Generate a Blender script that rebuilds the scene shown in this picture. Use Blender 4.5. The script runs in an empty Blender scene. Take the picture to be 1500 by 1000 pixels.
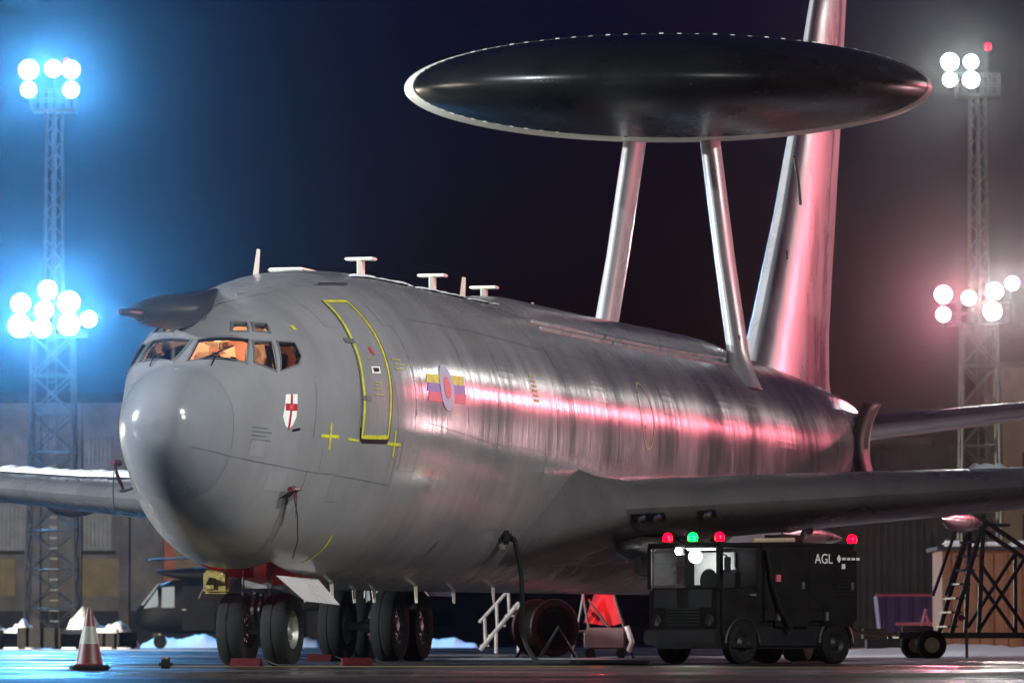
import bpy, bmesh, math, random
import numpy as np
from mathutils import Vector, Matrix
random.seed(7)
S = bpy.context.scene
COL = S.collection
R = math.radians

# ------------------------------------------------------------------ camera, sky, exposure
CAM_H = 0.35
cam = bpy.data.cameras.new('camera'); cam_o = bpy.data.objects.new('camera', cam); COL.objects.link(cam_o)
cam_o.location = (0, 0, CAM_H)
PITCH = math.atan(436 / 7518)
cam_o.rotation_euler = (math.pi / 2 + PITCH, 0, 0)
cam.sensor_width = 36; cam.lens = 7518 / 1500 * 36
cam.clip_start = 0.5; cam.clip_end = 4000
cam.dof.use_dof = True; cam.dof.focus_distance = 66; cam.dof.aperture_fstop = 4.0
S.camera = cam_o

world = bpy.data.worlds.new('World'); S.world = world; world.use_nodes = True
wn = world.node_tree.nodes; wl = world.node_tree.links
bg = wn['Background']
sky = wn.new('ShaderNodeTexSky'); sky.sky_type = 'NISHITA'; sky.sun_disc = False
sky.sun_elevation = R(-1.2); sky.sun_rotation = R(150); sky.air_density = 1.0; sky.dust_density = 0.0; sky.ozone_density = 10.0
wl.new(sky.outputs[0], bg.inputs[0]); bg.inputs[1].default_value = 0.15

S.view_settings.view_transform = 'Standard'; S.view_settings.look = 'None'
S.view_settings.gamma = 1; S.view_settings.exposure = 0; S.view_settings.use_curve_mapping = False
S.render.engine = 'CYCLES'
S.cycles.use_denoising = True
S.cycles.max_bounces = 8; S.cycles.volume_bounces = 0; S.cycles.sample_clamp_indirect = 6
HAZE_DENSITY = 0.00018
P_LEFT, P_RIGHT_WHITE, P_RIGHT_PINK, P_APRON, P_PINK, P_AFT, P_SIDE, P_FILL_TOWER = 38000, 3000, 10500, 80000, 88000, 24000, 270000, 9000
C_ROSE = (1.0, .20, .36)
C_BLUE, C_WHITE, C_PINK, C_COOL = (0.10, 0.45, 1.0), (0.98, 1.0, 0.96), (1.0, 0.20, 0.27), (.86, .95, 1.0)

# ------------------------------------------------------------------ helpers
def tag(o, label=None, cat=None, group=None, kind=None):
    if label: o['label'] = label
    if cat: o['category'] = cat
    if group: o['group'] = group
    if kind: o['kind'] = kind
    return o

def empty(name, loc=(0, 0, 0), rz=0.0, label=None, cat=None, group=None):
    o = bpy.data.objects.new(name, None); COL.objects.link(o)
    o.location = loc; o.rotation_euler = (0, 0, rz); o.empty_display_size = .3
    return tag(o, label, cat, group)

def copy_tree(o, parent=None):
    c = o.copy(); COL.objects.link(c)
    if parent: c.parent = parent
    for ch in list(o.children): copy_tree(ch, c)
    return c

class MB:
    """collects simple solids into one mesh"""
    def __init__(self): self.v = []; self.f = []
    def add(self, vs, fs):
        n = len(self.v); self.v += [tuple(p) for p in vs]; self.f += [tuple(i + n for i in f) for f in fs]; return self
    def box(self, c, d, rz=0.0, m=None):
        x, y, z = d[0] / 2, d[1] / 2, d[2] / 2
        vs = [Vector(p) for p in ((-x,-y,-z),(x,-y,-z),(x,y,-z),(-x,y,-z),(-x,-y,z),(x,-y,z),(x,y,z),(-x,y,z))]
        if m is not None: vs = [m @ p for p in vs]
        if rz: q = Matrix.Rotation(rz, 3, 'Z'); vs = [q @ p for p in vs]
        vs = [p + Vector(c) for p in vs]
        return self.add(vs, [(3,2,1,0),(4,5,6,7),(0,1,5,4),(1,2,6,5),(2,3,7,6),(3,0,4,7)])
    def rbox(self, c, d, b, m=None):
        """box with chamfered edges"""
        bm = bmesh.new(); bmesh.ops.create_cube(bm, size=1)
        for v in bm.verts: v.co = Vector((v.co.x * d[0], v.co.y * d[1], v.co.z * d[2]))
        bmesh.ops.bevel(bm, geom=bm.edges[:], offset=b, segments=2, affect='EDGES')
        bm.verts.index_update()
        vs = [(m @ v.co if m is not None else v.co) + Vector(c) for v in bm.verts]
        self.add(vs, [[v.index for v in f.verts] for f in bm.faces]); bm.free(); return self
    def tube(self, pts, r, n=8, caps=True):
        pts = [Vector(p) for p in pts]; rs = r if isinstance(r, (list, tuple)) else [r] * len(pts)
        vs = []; fs = []
        up = Vector((0, 0, 1))
        t0 = (pts[1] - pts[0]).normalized()
        if abs(t0.dot(up)) > .95: up = Vector((1, 0, 0))
        a = t0.cross(up).normalized()
        for i, p in enumerate(pts):
            t = (pts[min(i + 1, len(pts) - 1)] - pts[max(i - 1, 0)]).normalized()
            a = (a - t * a.dot(t)).normalized(); b = t.cross(a)
            for k in range(n):
                an = 2 * math.pi * k / n
                vs.append(p + (a * math.cos(an) + b * math.sin(an)) * rs[i])
        for i in range(len(pts) - 1):
            for k in range(n):
                k2 = (k + 1) % n
                fs.append((i*n+k, i*n+k2, (i+1)*n+k2, (i+1)*n+k))
        if caps: fs.append(tuple(range(n))[::-1]); fs.append(tuple((len(pts)-1)*n + k for k in range(n)))
        return self.add(vs, fs)
    def lathe(self, prof, n=32, axis='Z', c=(0, 0, 0), loop=False):
        """prof: (r, h) pairs; loop closes the profile on itself (tyres, rims)"""
        if loop: prof = list(prof) + [prof[0]]
        vs = []; fs = []
        for r, h in prof:
            for k in range(n):
                an = 2 * math.pi * k / n; u, w = r * math.cos(an), r * math.sin(an)
                p = {'Z': (u, w, h), 'X': (h, u, w), 'Y': (w, h, u)}[axis]
                vs.append((p[0] + c[0], p[1] + c[1], p[2] + c[2]))
        for i in range(len(prof) - 1):
            for k in range(n):
                k2 = (k + 1) % n
                fs.append((i*n+k, i*n+k2, (i+1)*n+k2, (i+1)*n+k))
        if prof[0][0] > 1e-6 and not loop: fs.append(tuple(range(n))[::-1])
        if prof[-1][0] > 1e-6 and not loop: fs.append(tuple((len(prof)-1)*n + k for k in range(n)))
        return self.add(vs, fs)
    def loft(self, rings, caps=True):
        n = len(rings[0]); vs = [p for r in rings for p in r]; fs = []
        for i in range(len(rings) - 1):
            for k in range(n):
                k2 = (k + 1) % n
                fs.append((i*n+k, i*n+k2, (i+1)*n+k2, (i+1)*n+k))
        if caps: fs.append(tuple(range(n))[::-1]); fs.append(tuple((len(rings)-1)*n + k for k in range(n)))
        return self.add(vs, fs)
    def sheet(self, grid):
        nr, nc = len(grid), len(grid[0])
        return self.add([p for r in grid for p in r],
                        [(i*nc+j, i*nc+j+1, (i+1)*nc+j+1, (i+1)*nc+j) for i in range(nr-1) for j in range(nc-1)])
    def prism(self, poly, axis, a0, a1):
        """polygon of 2D points extruded along axis"""
        def P(u, w, h): return {'Y': (u, h, w), 'X': (h, u, w), 'Z': (u, w, h)}[axis]
        n = len(poly); vs = [P(u, w, a0) for u, w in poly] + [P(u, w, a1) for u, w in poly]
        return self.add(vs, [tuple(range(n))[::-1], tuple(range(n, 2*n))] + [(k, (k+1) % n, n+(k+1) % n, n+k) for k in range(n)])
    def build(self, name, mat, parent=None, smooth=None, **kw):
        me = bpy.data.meshes.new(name); me.from_pydata(self.v, [], self.f); me.validate()
        bm = bmesh.new(); bm.from_mesh(me); bmesh.ops.recalc_face_normals(bm, faces=bm.faces); bm.to_mesh(me); bm.free()
        if mat: me.materials.append(mat)
        if smooth:
            me.polygons.foreach_set('use_smooth', [True] * len(me.polygons)); me.set_sharp_from_angle(angle=R(smooth))
        o = bpy.data.objects.new(name, me); COL.objects.link(o)
        if parent: o.parent = parent
        return tag(o, **kw)

def mat(name, col, rough=.5, metal=0.0, spec=.5, noise=0.0, nscale=3.0, nstretch=(1, 1, 1), bump=0.0, bscale=20.0, rvar=0.0, coat=0.0, emit=None, estr=0.0, trans=0.0, tint=None):
    m = bpy.data.materials.new(name); m.use_nodes = True
    nt = m.node_tree; n = nt.nodes; l = nt.links; p = n['Principled BSDF']
    p.inputs['Base Color'].default_value = (*col, 1); p.inputs['Roughness'].default_value = rough
    p.inputs['Metallic'].default_value = metal; p.inputs['Specular IOR Level'].default_value = spec
    p.inputs['Coat Weight'].default_value = coat; p.inputs['Transmission Weight'].default_value = trans
    if emit: p.inputs['Emission Color'].default_value = (*emit, 1); p.inputs['Emission Strength'].default_value = estr
    if noise or bump or rvar:
        tc = n.new('ShaderNodeTexCoord'); mp = n.new('ShaderNodeMapping'); mp.inputs['Scale'].default_value = nstretch
        l.new(tc.outputs['Object'], mp.inputs[0])
        tx = n.new('ShaderNodeTexNoise'); tx.inputs['Scale'].default_value = nscale; tx.inputs['Detail'].default_value = 6; tx.inputs['Roughness'].default_value = .62
        l.new(mp.outputs[0], tx.inputs['Vector'])
        if noise:
            cr = n.new('ShaderNodeMix'); cr.data_type = 'RGBA'
            t = tint or col
            cr.inputs[6].default_value = (*[c * (1 - noise) for c in col], 1); cr.inputs[7].default_value = (*[min(1, c * (1 + noise)) for c in t], 1)
            mr = n.new('ShaderNodeMapRange'); mr.inputs[1].default_value = .3; mr.inputs[2].default_value = .7
            l.new(tx.outputs[0], mr.inputs[0]); l.new(mr.outputs[0], cr.inputs[0]); l.new(cr.outputs[2], p.inputs['Base Color'])
        if rvar:
            mr = n.new('ShaderNodeMapRange'); mr.inputs[1].default_value = .35; mr.inputs[2].default_value = .65
            mr.inputs[3].default_value = max(.02, rough - rvar); mr.inputs[4].default_value = min(1, rough + rvar)
            l.new(tx.outputs[0], mr.inputs[0]); l.new(mr.outputs[0], p.inputs['Roughness'])
        if bump:
            t2 = n.new('ShaderNodeTexNoise'); t2.inputs['Scale'].default_value = bscale; t2.inputs['Detail'].default_value = 4
            l.new(mp.outputs[0], t2.inputs['Vector'])
            b = n.new('ShaderNodeBump'); b.inputs['Distance'].default_value = bump; l.new(t2.outputs[0], b.inputs['Height']); l.new(b.outputs[0], p.inputs['Normal'])
    return m

def skin(name, col, rough, wave=.0016, noise=.10, coat=0.0):
    """painted aluminium skin: soft dirt, and the shallow ripples between the frames"""
    m = mat(name, col, rough, noise=noise, nscale=.9, nstretch=(1, 1, .5), rvar=.06, coat=coat)
    nt = m.node_tree; n = nt.nodes; l = nt.links; p = n['Principled BSDF']
    tc = n.new('ShaderNodeTexCoord'); mp = n.new('ShaderNodeMapping'); mp.inputs['Scale'].default_value = (1, .16, .16)
    l.new(tc.outputs['Object'], mp.inputs[0])
    mp2 = n.new('ShaderNodeMapping'); mp2.inputs['Scale'].default_value = (.9, .5, .4); l.new(tc.outputs['Object'], mp2.inputs[0])
    sk = n.new('ShaderNodeTexNoise'); sk.inputs['Scale'].default_value = 2.0; sk.inputs['Detail'].default_value = 5; sk.inputs['Roughness'].default_value = .7; l.new(mp2.outputs[0], sk.inputs['Vector'])
    sr = n.new('ShaderNodeMapRange'); sr.inputs[1].default_value = .42; sr.inputs[2].default_value = .72; sr.inputs[3].default_value = 1.0; sr.inputs[4].default_value = .87; l.new(sk.outputs[0], sr.inputs[0])
    mx = n.new('ShaderNodeMix'); mx.data_type = 'RGBA'; mx.blend_type = 'MULTIPLY'; mx.inputs[0].default_value = 1
    src_ = p.inputs['Base Color'].links[0].from_socket if p.inputs['Base Color'].links else None
    if src_: l.new(src_, mx.inputs[6])
    else: mx.inputs[6].default_value = (*col, 1)
    l.new(sr.outputs[0], mx.inputs[7]); l.new(mx.outputs[2], p.inputs['Base Color'])
    w = n.new('ShaderNodeTexNoise'); w.inputs['Scale'].default_value = 3.2; w.inputs['Detail'].default_value = 3.0; w.inputs['Roughness'].default_value = .6
    l.new(mp.outputs[0], w.inputs['Vector'])
    b = n.new('ShaderNodeBump'); b.inputs['Distance'].default_value = wave * 10; b.inputs['Strength'].default_value = .55
    l.new(w.outputs[0], b.inputs['Height'])
    f = n.new('ShaderNodeTexNoise'); f.inputs['Scale'].default_value = 45; l.new(tc.outputs['Object'], f.inputs['Vector'])
    b2 = n.new('ShaderNodeBump'); b2.inputs['Distance'].default_value = .0012; b2.inputs['Strength'].default_value = .25
    l.new(f.outputs[0], b2.inputs['Height']); l.new(b.outputs[0], b2.inputs['Normal']); l.new(b2.outputs[0], p.inputs['Normal'])
    return m

M = dict(
    paint=skin('grey_airframe_paint', (.215, .21, .218), .21, wave=.0014, noise=.14),
    wing_shaded=skin('wing_paint_with_shade', (.095, .09, .09), .30, wave=.0010, noise=.2),  # wing grey, darkened further so the colour carries its shade
    patch_a=skin('newer_paint_patch', (.238, .232, .242), .21, wave=.0022), patch_b=skin('older_paint_patch', (.208, .202, .208), .24, wave=.0022),
    radome=skin('radome_paint', (.185, .19, .205), .25, wave=.0001, noise=.06),
    fairing=skin('dark_fairing_paint', (.03, .031, .034), .4, wave=.0004),
    dome=skin('black_radome_paint', (.007, .007, .007), .30, wave=.0004, noise=.3),
    domewhite=mat('cream_panel_paint', (.72, .70, .60), .4, noise=.1, nscale=4, bump=.001),
    strut=skin('strut_paint', (.50, .475, .48), .30, wave=.0008),
    seam=mat('seam_sealant', (.11, .11, .115), .5, noise=.2),
    yellow=mat('yellow_line_paint', (.50, .48, .03), .5, noise=.35, nscale=8),
    yellow_dull=mat('worn_yellow_paint', (.30, .29, .08), .5, noise=.2, nscale=8),
    white=mat('white_paint', (.78, .78, .76), .45, noise=.06),
    red=mat('red_paint', (.42, .02, .03), .5, noise=.15),
    bluep=mat('blue_paint', (.10, .13, .36), .5, noise=.1),
    bluel=mat('pale_blue_paint', (.28, .33, .45), .5, noise=.1),
    redl=mat('faded_red_paint', (.55, .09, .13), .5, noise=.1),
    black=mat('black_paint', (.010, .010, .011), .5, spec=.3, noise=.3),
    rubber=mat('tyre_rubber', (.006, .006, .006), .85, spec=.2, noise=.35, nscale=9, bump=.002),
    hub=mat('wheel_hub_metal', (.20, .20, .19), .45, metal=.6, noise=.3, nscale=12),
    steel=mat('oleo_steel', (.45, .45, .46), .22, metal=1, noise=.1),
    gear=mat('gear_grey_paint', (.16, .16, .165), .45, noise=.3, nscale=7, bump=.002),
    gold=mat('brass_lamp_housing', (.34, .26, .08), .4, metal=.4, noise=.5, nscale=16, bump=.004),
    baywall=mat('red_bay_primer', (.40, .03, .03), .5, noise=.3, nscale=6, bump=.003),
    snow=mat('snow', (.82, .84, .87), .7, noise=.06, nscale=5, bump=.03, bscale=6),
    glass=mat('cockpit_glass', (.95, .97, .97), .02, trans=1.0),
    tanplate=mat('tan_edge_paint', (.42, .33, .22), .45, noise=.2, nscale=5),
    cockpit=mat('cockpit_lining', (.70, .52, .40), .6, noise=.15, nscale=6),
    lining=mat('cockpit_side_lining', (.16, .075, .045), .7, noise=.3, nscale=9),
    cabin=mat('cockpit_panel_dark', (.035, .032, .03), .5, noise=.4, nscale=18),
    redcloth=mat('red_streamer_cloth', (.10, .006, .012), .8, noise=.3, nscale=30),
    chock=mat('worn_red_chock', (.035, .0015, .004), .9, spec=.15, noise=.4, nscale=12),
    strap=mat('dark_cord', (.02, .02, .022), .7, noise=.2),
)

M['dome'].node_tree.nodes['Principled BSDF'].inputs['Specular IOR Level'].default_value = .22

def at(px, py, Y):
    xc = (px - 750) / 7518; yc = (500 - py) / 7518
    dy = math.cos(PITCH) - yc * math.sin(PITCH); dz = math.sin(PITCH) + yc * math.cos(PITCH)
    t = Y / dy
    return xc * t, CAM_H + dz * t        # X, Z in metres at depth Y

# ------------------------------------------------------------------ ground and surroundings
def ground_material():
    m = mat('wet_apron_concrete', (.075, .073, .068), .35, spec=.2)
    nt = m.node_tree; n = nt.nodes; l = nt.links; p = n['Principled BSDF']
    tc = n.new('ShaderNodeTexCoord')
    big = n.new('ShaderNodeTexNoise'); big.inputs['Scale'].default_value = .16; big.inputs['Detail'].default_value = 7; big.inputs['Roughness'].default_value = .6
    l.new(tc.outputs['Object'], big.inputs['Vector'])
    fine = n.new('ShaderNodeTexNoise'); fine.inputs['Scale'].default_value = 14; fine.inputs['Detail'].default_value = 5
    l.new(tc.outputs['Object'], fine.inputs['Vector'])
    r = n.new('ShaderNodeMapRange'); r.inputs[1].default_value = .4; r.inputs[2].default_value = .6; r.inputs[3].default_value = .14; r.inputs[4].default_value = .55
    l.new(big.outputs[0], r.inputs[0]); l.new(r.outputs[0], p.inputs['Roughness'])
    c = n.new('ShaderNodeMix'); c.data_type = 'RGBA'; c.inputs[6].default_value = (.008, .0075, .007, 1); c.inputs[7].default_value = (.030, .028, .024, 1)
    l.new(big.outputs[0], c.inputs[0]); l.new(c.outputs[2], p.inputs['Base Color'])
    b = n.new('ShaderNodeBump'); b.inputs['Distance'].default_value = .004; b.inputs['Strength'].default_value = .6
    l.new(fine.outputs[0], b.inputs['Height']); l.new(b.outputs[0], p.inputs['Normal'])
    return m
GX, GY0, GY1 = 700, -120, 1000
gm = MB().add([(-GX, GY0, 0), (GX, GY0, 0), (GX, GY1, 0), (-GX, GY1, 0)], [(0, 1, 2, 3)]).build('ground', ground_material())
tag(gm, kind='structure')

line_m = mat('worn_yellow_apron_line', (.16, .12, .05), .6, noise=.5, nscale=2.5)
def apron_line(x0, x1, y0, y1): tag(MB().sheet([[(x0 + (x1-x0)*i/12, y, .004) for i in range(13)] for y in (y0, y1)]).build('apron_line', line_m), kind='structure')
apron_line(-12, 1.4, 65.5, 67.5); apron_line(1.9, 14, 63.5, 65.0)

haze_m = bpy.data.materials.new('night_mist'); haze_m.use_nodes = True
hn = haze_m.node_tree.nodes; hn.remove(hn['Principled BSDF'])
pv = hn.new('ShaderNodeVolumePrincipled'); pv.inputs['Color'].default_value = (.9, .92, 1, 1); pv.inputs['Density'].default_value = HAZE_DENSITY
pv.inputs['Anisotropy'].default_value = .978
haze_m.node_tree.links.new(pv.outputs[0], hn['Material Output'].inputs['Volume'])
tag(MB().box((0, (GY0 + GY1) / 2, 19), (2 * GX + 10, GY1 - GY0 + 10, 40)).build('haze', haze_m), kind='stuff')

# ------------------------------------------------------------------ aircraft: shape of the fuselage
TH = R(14.84)
plane = empty('surveillance_aircraft', (-4.375, 62.65, 0), math.pi / 2 - TH,
              'large grey four engined radar aircraft with black disc radome parked on the wet apron', 'aircraft')
ST = np.array([  # station, top, bottom, half width, height of greatest width
    [0.00, 3.02, 2.98, 0.03, 3.00], [0.05, 3.22, 2.76, 0.26, 3.00], [0.15, 3.36, 2.60, 0.40, 3.00], [0.50, 3.61, 2.28, 0.61, 3.00],
    [1.00, 3.80, 1.97, 0.79, 3.03], [1.40, 4.00, 1.78, 0.90, 3.06], [1.70, 4.17, 1.64, 1.00, 3.10], [2.10, 4.40, 1.49, 1.14, 3.14],
    [2.60, 4.63, 1.35, 1.30, 3.20], [3.20, 4.84, 1.24, 1.48, 3.26], [4.00, 5.02, 1.14, 1.65, 3.33], [5.00, 5.18, 1.08, 1.79, 3.40],
    [6.00, 5.27, 1.04, 1.85, 3.44], [7.50, 5.34, 1.02, 1.88, 3.48], [10.0, 5.36, 1.03, 1.88, 3.49], [20.0, 5.42, 1.08, 1.88, 3.54],
    [29.0, 5.52, 1.14, 1.88, 3.62], [31.5, 5.52, 1.30, 1.86, 3.65], [34.0, 5.46, 1.75, 1.76, 3.78], [37.0, 5.38, 2.55, 1.45, 4.05],
    [40.0, 5.28, 3.40, 1.02, 4.36], [43.0, 5.12, 4.20, 0.50, 4.66], [44.3, 4.95, 4.62, 0.16, 4.78]])
def pchip_tab(x, y):
    h = np.diff(x); d = np.diff(y) / h; m = np.zeros_like(y); m[0] = d[0]; m[-1] = d[-1]
    for i in range(1, len(x) - 1):
        if d[i-1] * d[i] > 0:
            w1 = 2 * h[i] + h[i-1]; w2 = h[i] + 2 * h[i-1]; m[i] = (w1 + w2) / (w1 / d[i-1] + w2 / d[i])
    return m
STM = [pchip_tab(ST[:, 0], ST[:, j]) for j in range(5)]
def sec(s):
    x = ST[:, 0]; k = min(max(int(np.searchsorted(x, s)) - 1, 0), len(x) - 2)
    h = x[k+1] - x[k]; t = min(max((s - x[k]) / h, 0), 1); out = []
    for j in range(1, 5):
        y = ST[:, j]; m = STM[j]
        out.append((1+2*t)*(1-t)**2*y[k] + t*(1-t)**2*h*m[k] + t*t*(3-2*t)*y[k+1] + t*t*(t-1)*h*m[k+1])
    return out
def shoulder(s):
    """the flat windscreen makes the section squarer there"""
    return 2.0 + .75 * max(0, 1 - abs(s - 1.5) / (.75 if s < 1.5 else 1.5))
def ring(s, n=80, sc=1.0):
    zt, zb, hw, zw = sec(s); pts = []
    for k in range(n):
        a = 2 * math.pi * k / n; c, q = math.cos(a), math.sin(a)
        e = 2 / shoulder(s) if q >= 0 else .93
        cc = math.copysign(abs(c) ** e, c); qq = math.copysign(abs(q) ** e, q)
        pts.append((s, hw * cc * sc, zw + (zt - zw if q >= 0 else zw - zb) * qq * sc))
    return pts
def half(s, z):
    """half width of the fuselage at station s and height z"""
    zt, zb, hw, zw = sec(s)
    if z >= zw: e = shoulder(s); u = (z - zw) / (zt - zw)
    else: e = 2 / .93; u = (zw - z) / (zw - zb)
    return hw * max(0, 1 - min(1, u) ** e) ** (1 / e)
def skinpt(s, z, off=.004, side=-1):
    """point on the skin (side -1 = port), pushed out along the normal"""
    p = Vector((s, side * half(s, z), z)); e = .01
    a = Vector((s + e, side * half(s + e, z), z)) - Vector((s - e, side * half(s - e, z), z))
    b = Vector((s, side * half(s, z + e), z + e)) - Vector((s, side * half(s, z - e), z - e))
    nrm = a.cross(b).normalized()
    if nrm.y * side < 0: nrm = -nrm
    return p + nrm * off
def quad_patch(c, off=.004, n=4, side=-1, mb=None):
    """c: four (s, z) corners -> sheet that follows the skin"""
    mb = mb or MB(); g = []
    for i in range(n + 1):
        u = i / n; row = []
        for j in range(n + 1):
            v = j / n
            s = (c[0][0]*(1-v)+c[1][0]*v)*(1-u) + (c[3][0]*(1-v)+c[2][0]*v)*u
            z = (c[0][1]*(1-v)+c[1][1]*v)*(1-u) + (c[3][1]*(1-v)+c[2][1]*v)*u
            row.append(skinpt(s, z, off, side))
        g.append(row)
    return mb.sheet(g)
def line_patch(pts, w, off=.005, mb=None, closed=False, side=-1, sub=8):
    """ribbon of width w along (s, z) points, following the skin"""
    mb = mb or MB(); P = list(pts) + ([pts[0]] if closed else []); Q = []
    for i in range(len(P) - 1):
        for k in range(sub): Q.append((P[i][0] + (P[i+1][0]-P[i][0])*k/sub, P[i][1] + (P[i+1][1]-P[i][1])*k/sub))
    Q.append(P[-1])
    C = [skinpt(s, z, off, side) for s, z in Q]
    g = []
    for i, c in enumerate(C):
        t = C[min(i+1, len(C)-1)] - C[max(i-1, 0)]
        if closed and i in (0, len(C) - 1): t = C[1] - C[-2]
        s, z = Q[i]
        nrm = (skinpt(s, z, .05, side) - skinpt(s, z, 0, side)).normalized()
        b = t.cross(nrm).normalized() * (w / 2)
        g.append([c - b, c + b])
    return mb.sheet(g)

# -------- fuselage shell with a hollow cockpit and real window openings
st_list = list(np.arange(.86, 4.2, .06)) + list(np.arange(4.2, 9, .25)) + list(np.arange(9, 31, .8)) + list(np.arange(31, 44.2, .4)) + [44.3]
fb = MB().loft([ring(s) for s in st_list])
fus = fb.build('fuselage', M['paint'], plane)
WIN = {  # port side window outlines: (station, height) on the side, (station, offset) on the windscreen
    'front': [(.995, .10), (1.56, .05), (1.80, .63), (1.44, .715)],
    'side': [(1.55, 3.80), (1.825, 4.07), (2.06, 4.08), (1.86, 3.71)],
    'rear': [(1.95, 3.715), (2.175, 4.085), (2.47, 4.085), (2.45, 3.915), (2.34, 3.82)],
    'brow_a': [(1.835, 4.212), (2.02, 4.325), (2.105, 4.33), (1.945, 4.215)],
    'brow_b': [(2.01, 4.218), (2.16, 4.317), (2.30, 4.322), (2.185, 4.218)]}
def toppt(s, y, off, side=-1):
    """point on the upper skin from station and lateral offset"""
    def Z(a, b):
        zt, zb, hw, zw = sec(a); e = shoulder(a); return zw + (zt - zw) * max(0, 1 - min(1, abs(b) / hw) ** e) ** (1 / e)
    d = .008; nrm = Vector((-(Z(s+d, y) - Z(s-d, y)) / (2*d), -(Z(s, y+d) - Z(s, y-d)) / (2*d), 1)).normalized()
    p = Vector((s, y, Z(s, y))) + nrm * off; p.y *= -1 if side < 0 else 1
    return p
def wpt_(k, p, off, side): return toppt(p[0], p[1], off, side) if k == 'front' else skinpt(p[0], p[1], off, side)
cut = MB().loft([ring(s, 40, .945) for s in (1.0, 1.15, 1.3, 1.45, 1.6, 1.75, 1.9, 2.1, 2.35, 2.6, 3.0, 3.45)])
cav = cut.build('cutter', M['lining']); cutters = [cav]
for side in (-1, 1):
    for k, poly in WIN.items():
        c = MB(); n = len(poly)
        o_ = [wpt_(k, p, .08, side) for p in poly]; i_ = [wpt_(k, p, -.13, side) for p in poly]
        c.add(o_ + i_, [tuple(range(n)), tuple(range(n, 2*n))[::-1]] + [(q, n+q, n+(q+1) % n, (q+1) % n) for q in range(n)])
        cutters.append(c.build('cutter', M['black']))
bay = MB().box((4.3, 0, 1.25), (2.3, 1.0, 1.0)).build('cutter', M['baywall']); cutters.append(bay)
for c in cutters:
    c.parent = plane
    md = fus.modifiers.new('cut', 'BOOLEAN'); md.operation = 'DIFFERENCE'; md.object = c; md.solver = 'EXACT'; md.material_mode = 'TRANSFER'
bpy.context.view_layer.update()
me = bpy.data.meshes.new_from_object(fus.evaluated_get(bpy.context.evaluated_depsgraph_get()))
fus.modifiers.clear(); fus.data = me; me.name = 'fuselage'
for c in cutters: bpy.data.objects.remove(c)
me.polygons.foreach_set('use_smooth', [True] * len(me.polygons)); me.set_sharp_from_angle(angle=R(32))

# panes and their frames
def outline(poly, off, grow, side):
    cs = sum(p[0] for p in poly) / len(poly); cz = sum(p[1] for p in poly) / len(poly)
    out = []
    for s, z in poly:
        d = math.hypot(s - cs, z - cz); k = 1 + grow / d
        out.append((cs + (s - cs) * k, cz + (z - cz) * k))
    return out
for side in (-1, 1):
    for k, poly in WIN.items():
        fr = MB(); out = outline(poly, 0, .024, side); n = len(poly)
        sub = []
        for i in range(n):
            for t in (0, .34, .67):
                j = (i + 1) % n
                sub.append(((poly[i][0]*(1-t)+poly[j][0]*t, poly[i][1]*(1-t)+poly[j][1]*t), (out[i][0]*(1-t)+out[j][0]*t, out[i][1]*(1-t)+out[j][1]*t)))
        m_ = len(sub); vs = []
        for a, b in sub: vs += [wpt_(k, a, -.03, side), wpt_(k, a, .010, side), wpt_(k, b, .010, side), wpt_(k, b, -.004, side)]
        fr.add(vs, [(4*i+q, 4*i+q+1, 4*((i+1) % m_)+q+1, 4*((i+1) % m_)+q) for i in range(m_) for q in range(3)])
        f = fr.build('window_frame', M['seam'], plane)
        pn = MB(); vs = [wpt_(k, p, -.022, side) for p in poly] + [wpt_(k, p, -.034, side) for p in poly]
        pn.add(vs, [tuple(range(n)), tuple(range(n, 2*n))[::-1]] + [(q, n+q, n+(q+1) % n, (q+1) % n) for q in range(n)])
        pn.build('pane', M['glass'], f)
# cockpit interior
MB().box((1.75, 0, 3.66), (.8, 1.3, .12)).box((1.5, 0, 3.72), (.35, .9, .08)).box((1.62, -.38, 3.80), (.1, .22, .12)).build('glare_shield', M['cabin'], plane)
for yy in (-.52, .52):
    MB().rbox((2.72, yy, 3.75), (.16, .46, .72), .05).rbox((2.74, yy, 4.2), (.12, .26, .22), .04).build('pilot_seat', M['cabin'], plane)
MB().rbox((2.6, .05, 3.78), (.3, .24, .3), .03).build('cockpit_equipment', M['cabin'], plane)
bh = MB().loft([ring(3.0, 40, .93), [(3.04, y, z) for x, y, z in ring(3.0, 40, .93)]]).build('rear_bulkhead', M['cockpit'], plane)
MB().box((2.985, -.12, 3.9), (.02, .46, 1.1)).build('cockpit_door', M['lining'], bh)
for y, z, w, h in ((.42, 4.22, .34, .22), (.55, 3.9, .4, .3), (-.66, 4.2, .36, .26), (-.62, 3.85, .3, .26), (.9, 3.85, .2, .4)):
    MB().rbox((2.96, y, z), (.08, w, h), .02).build('equipment_box', M['lining'] if w > .33 else M['cabin'], bh)
MB().rbox((2.3, 0, 4.26), (.4, .4, .06), .02).build('overhead_panel', M['cabin'], plane)
lamp_m = mat('cockpit_lamp', (1, .9, .7), .5, emit=(1, .78, .5), estr=14)
lmp = MB().box((2.75, 0, 4.42), (.3, .5, .03)).build('cockpit_lamp', lamp_m, plane)
ld = bpy.data.lights.new('cockpit_light', 'POINT'); ld.energy = 380; ld.color = (1, .46, .20); ld.shadow_soft_size = .12
lo = bpy.data.objects.new('cockpit_light', ld); COL.objects.link(lo); lo.parent = lmp; lo.location = (2.35, 0, 4.15)
for sd in (-1, 1):
    MB().box((2.28, sd*.80, 3.86), (.62, .03, .34)).box((2.42, sd*.78, 4.06), (.06, .04, .3)).build('side_light_block', M['cabin'], plane)  # dark boards added behind the side windows to block cockpit light
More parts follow.
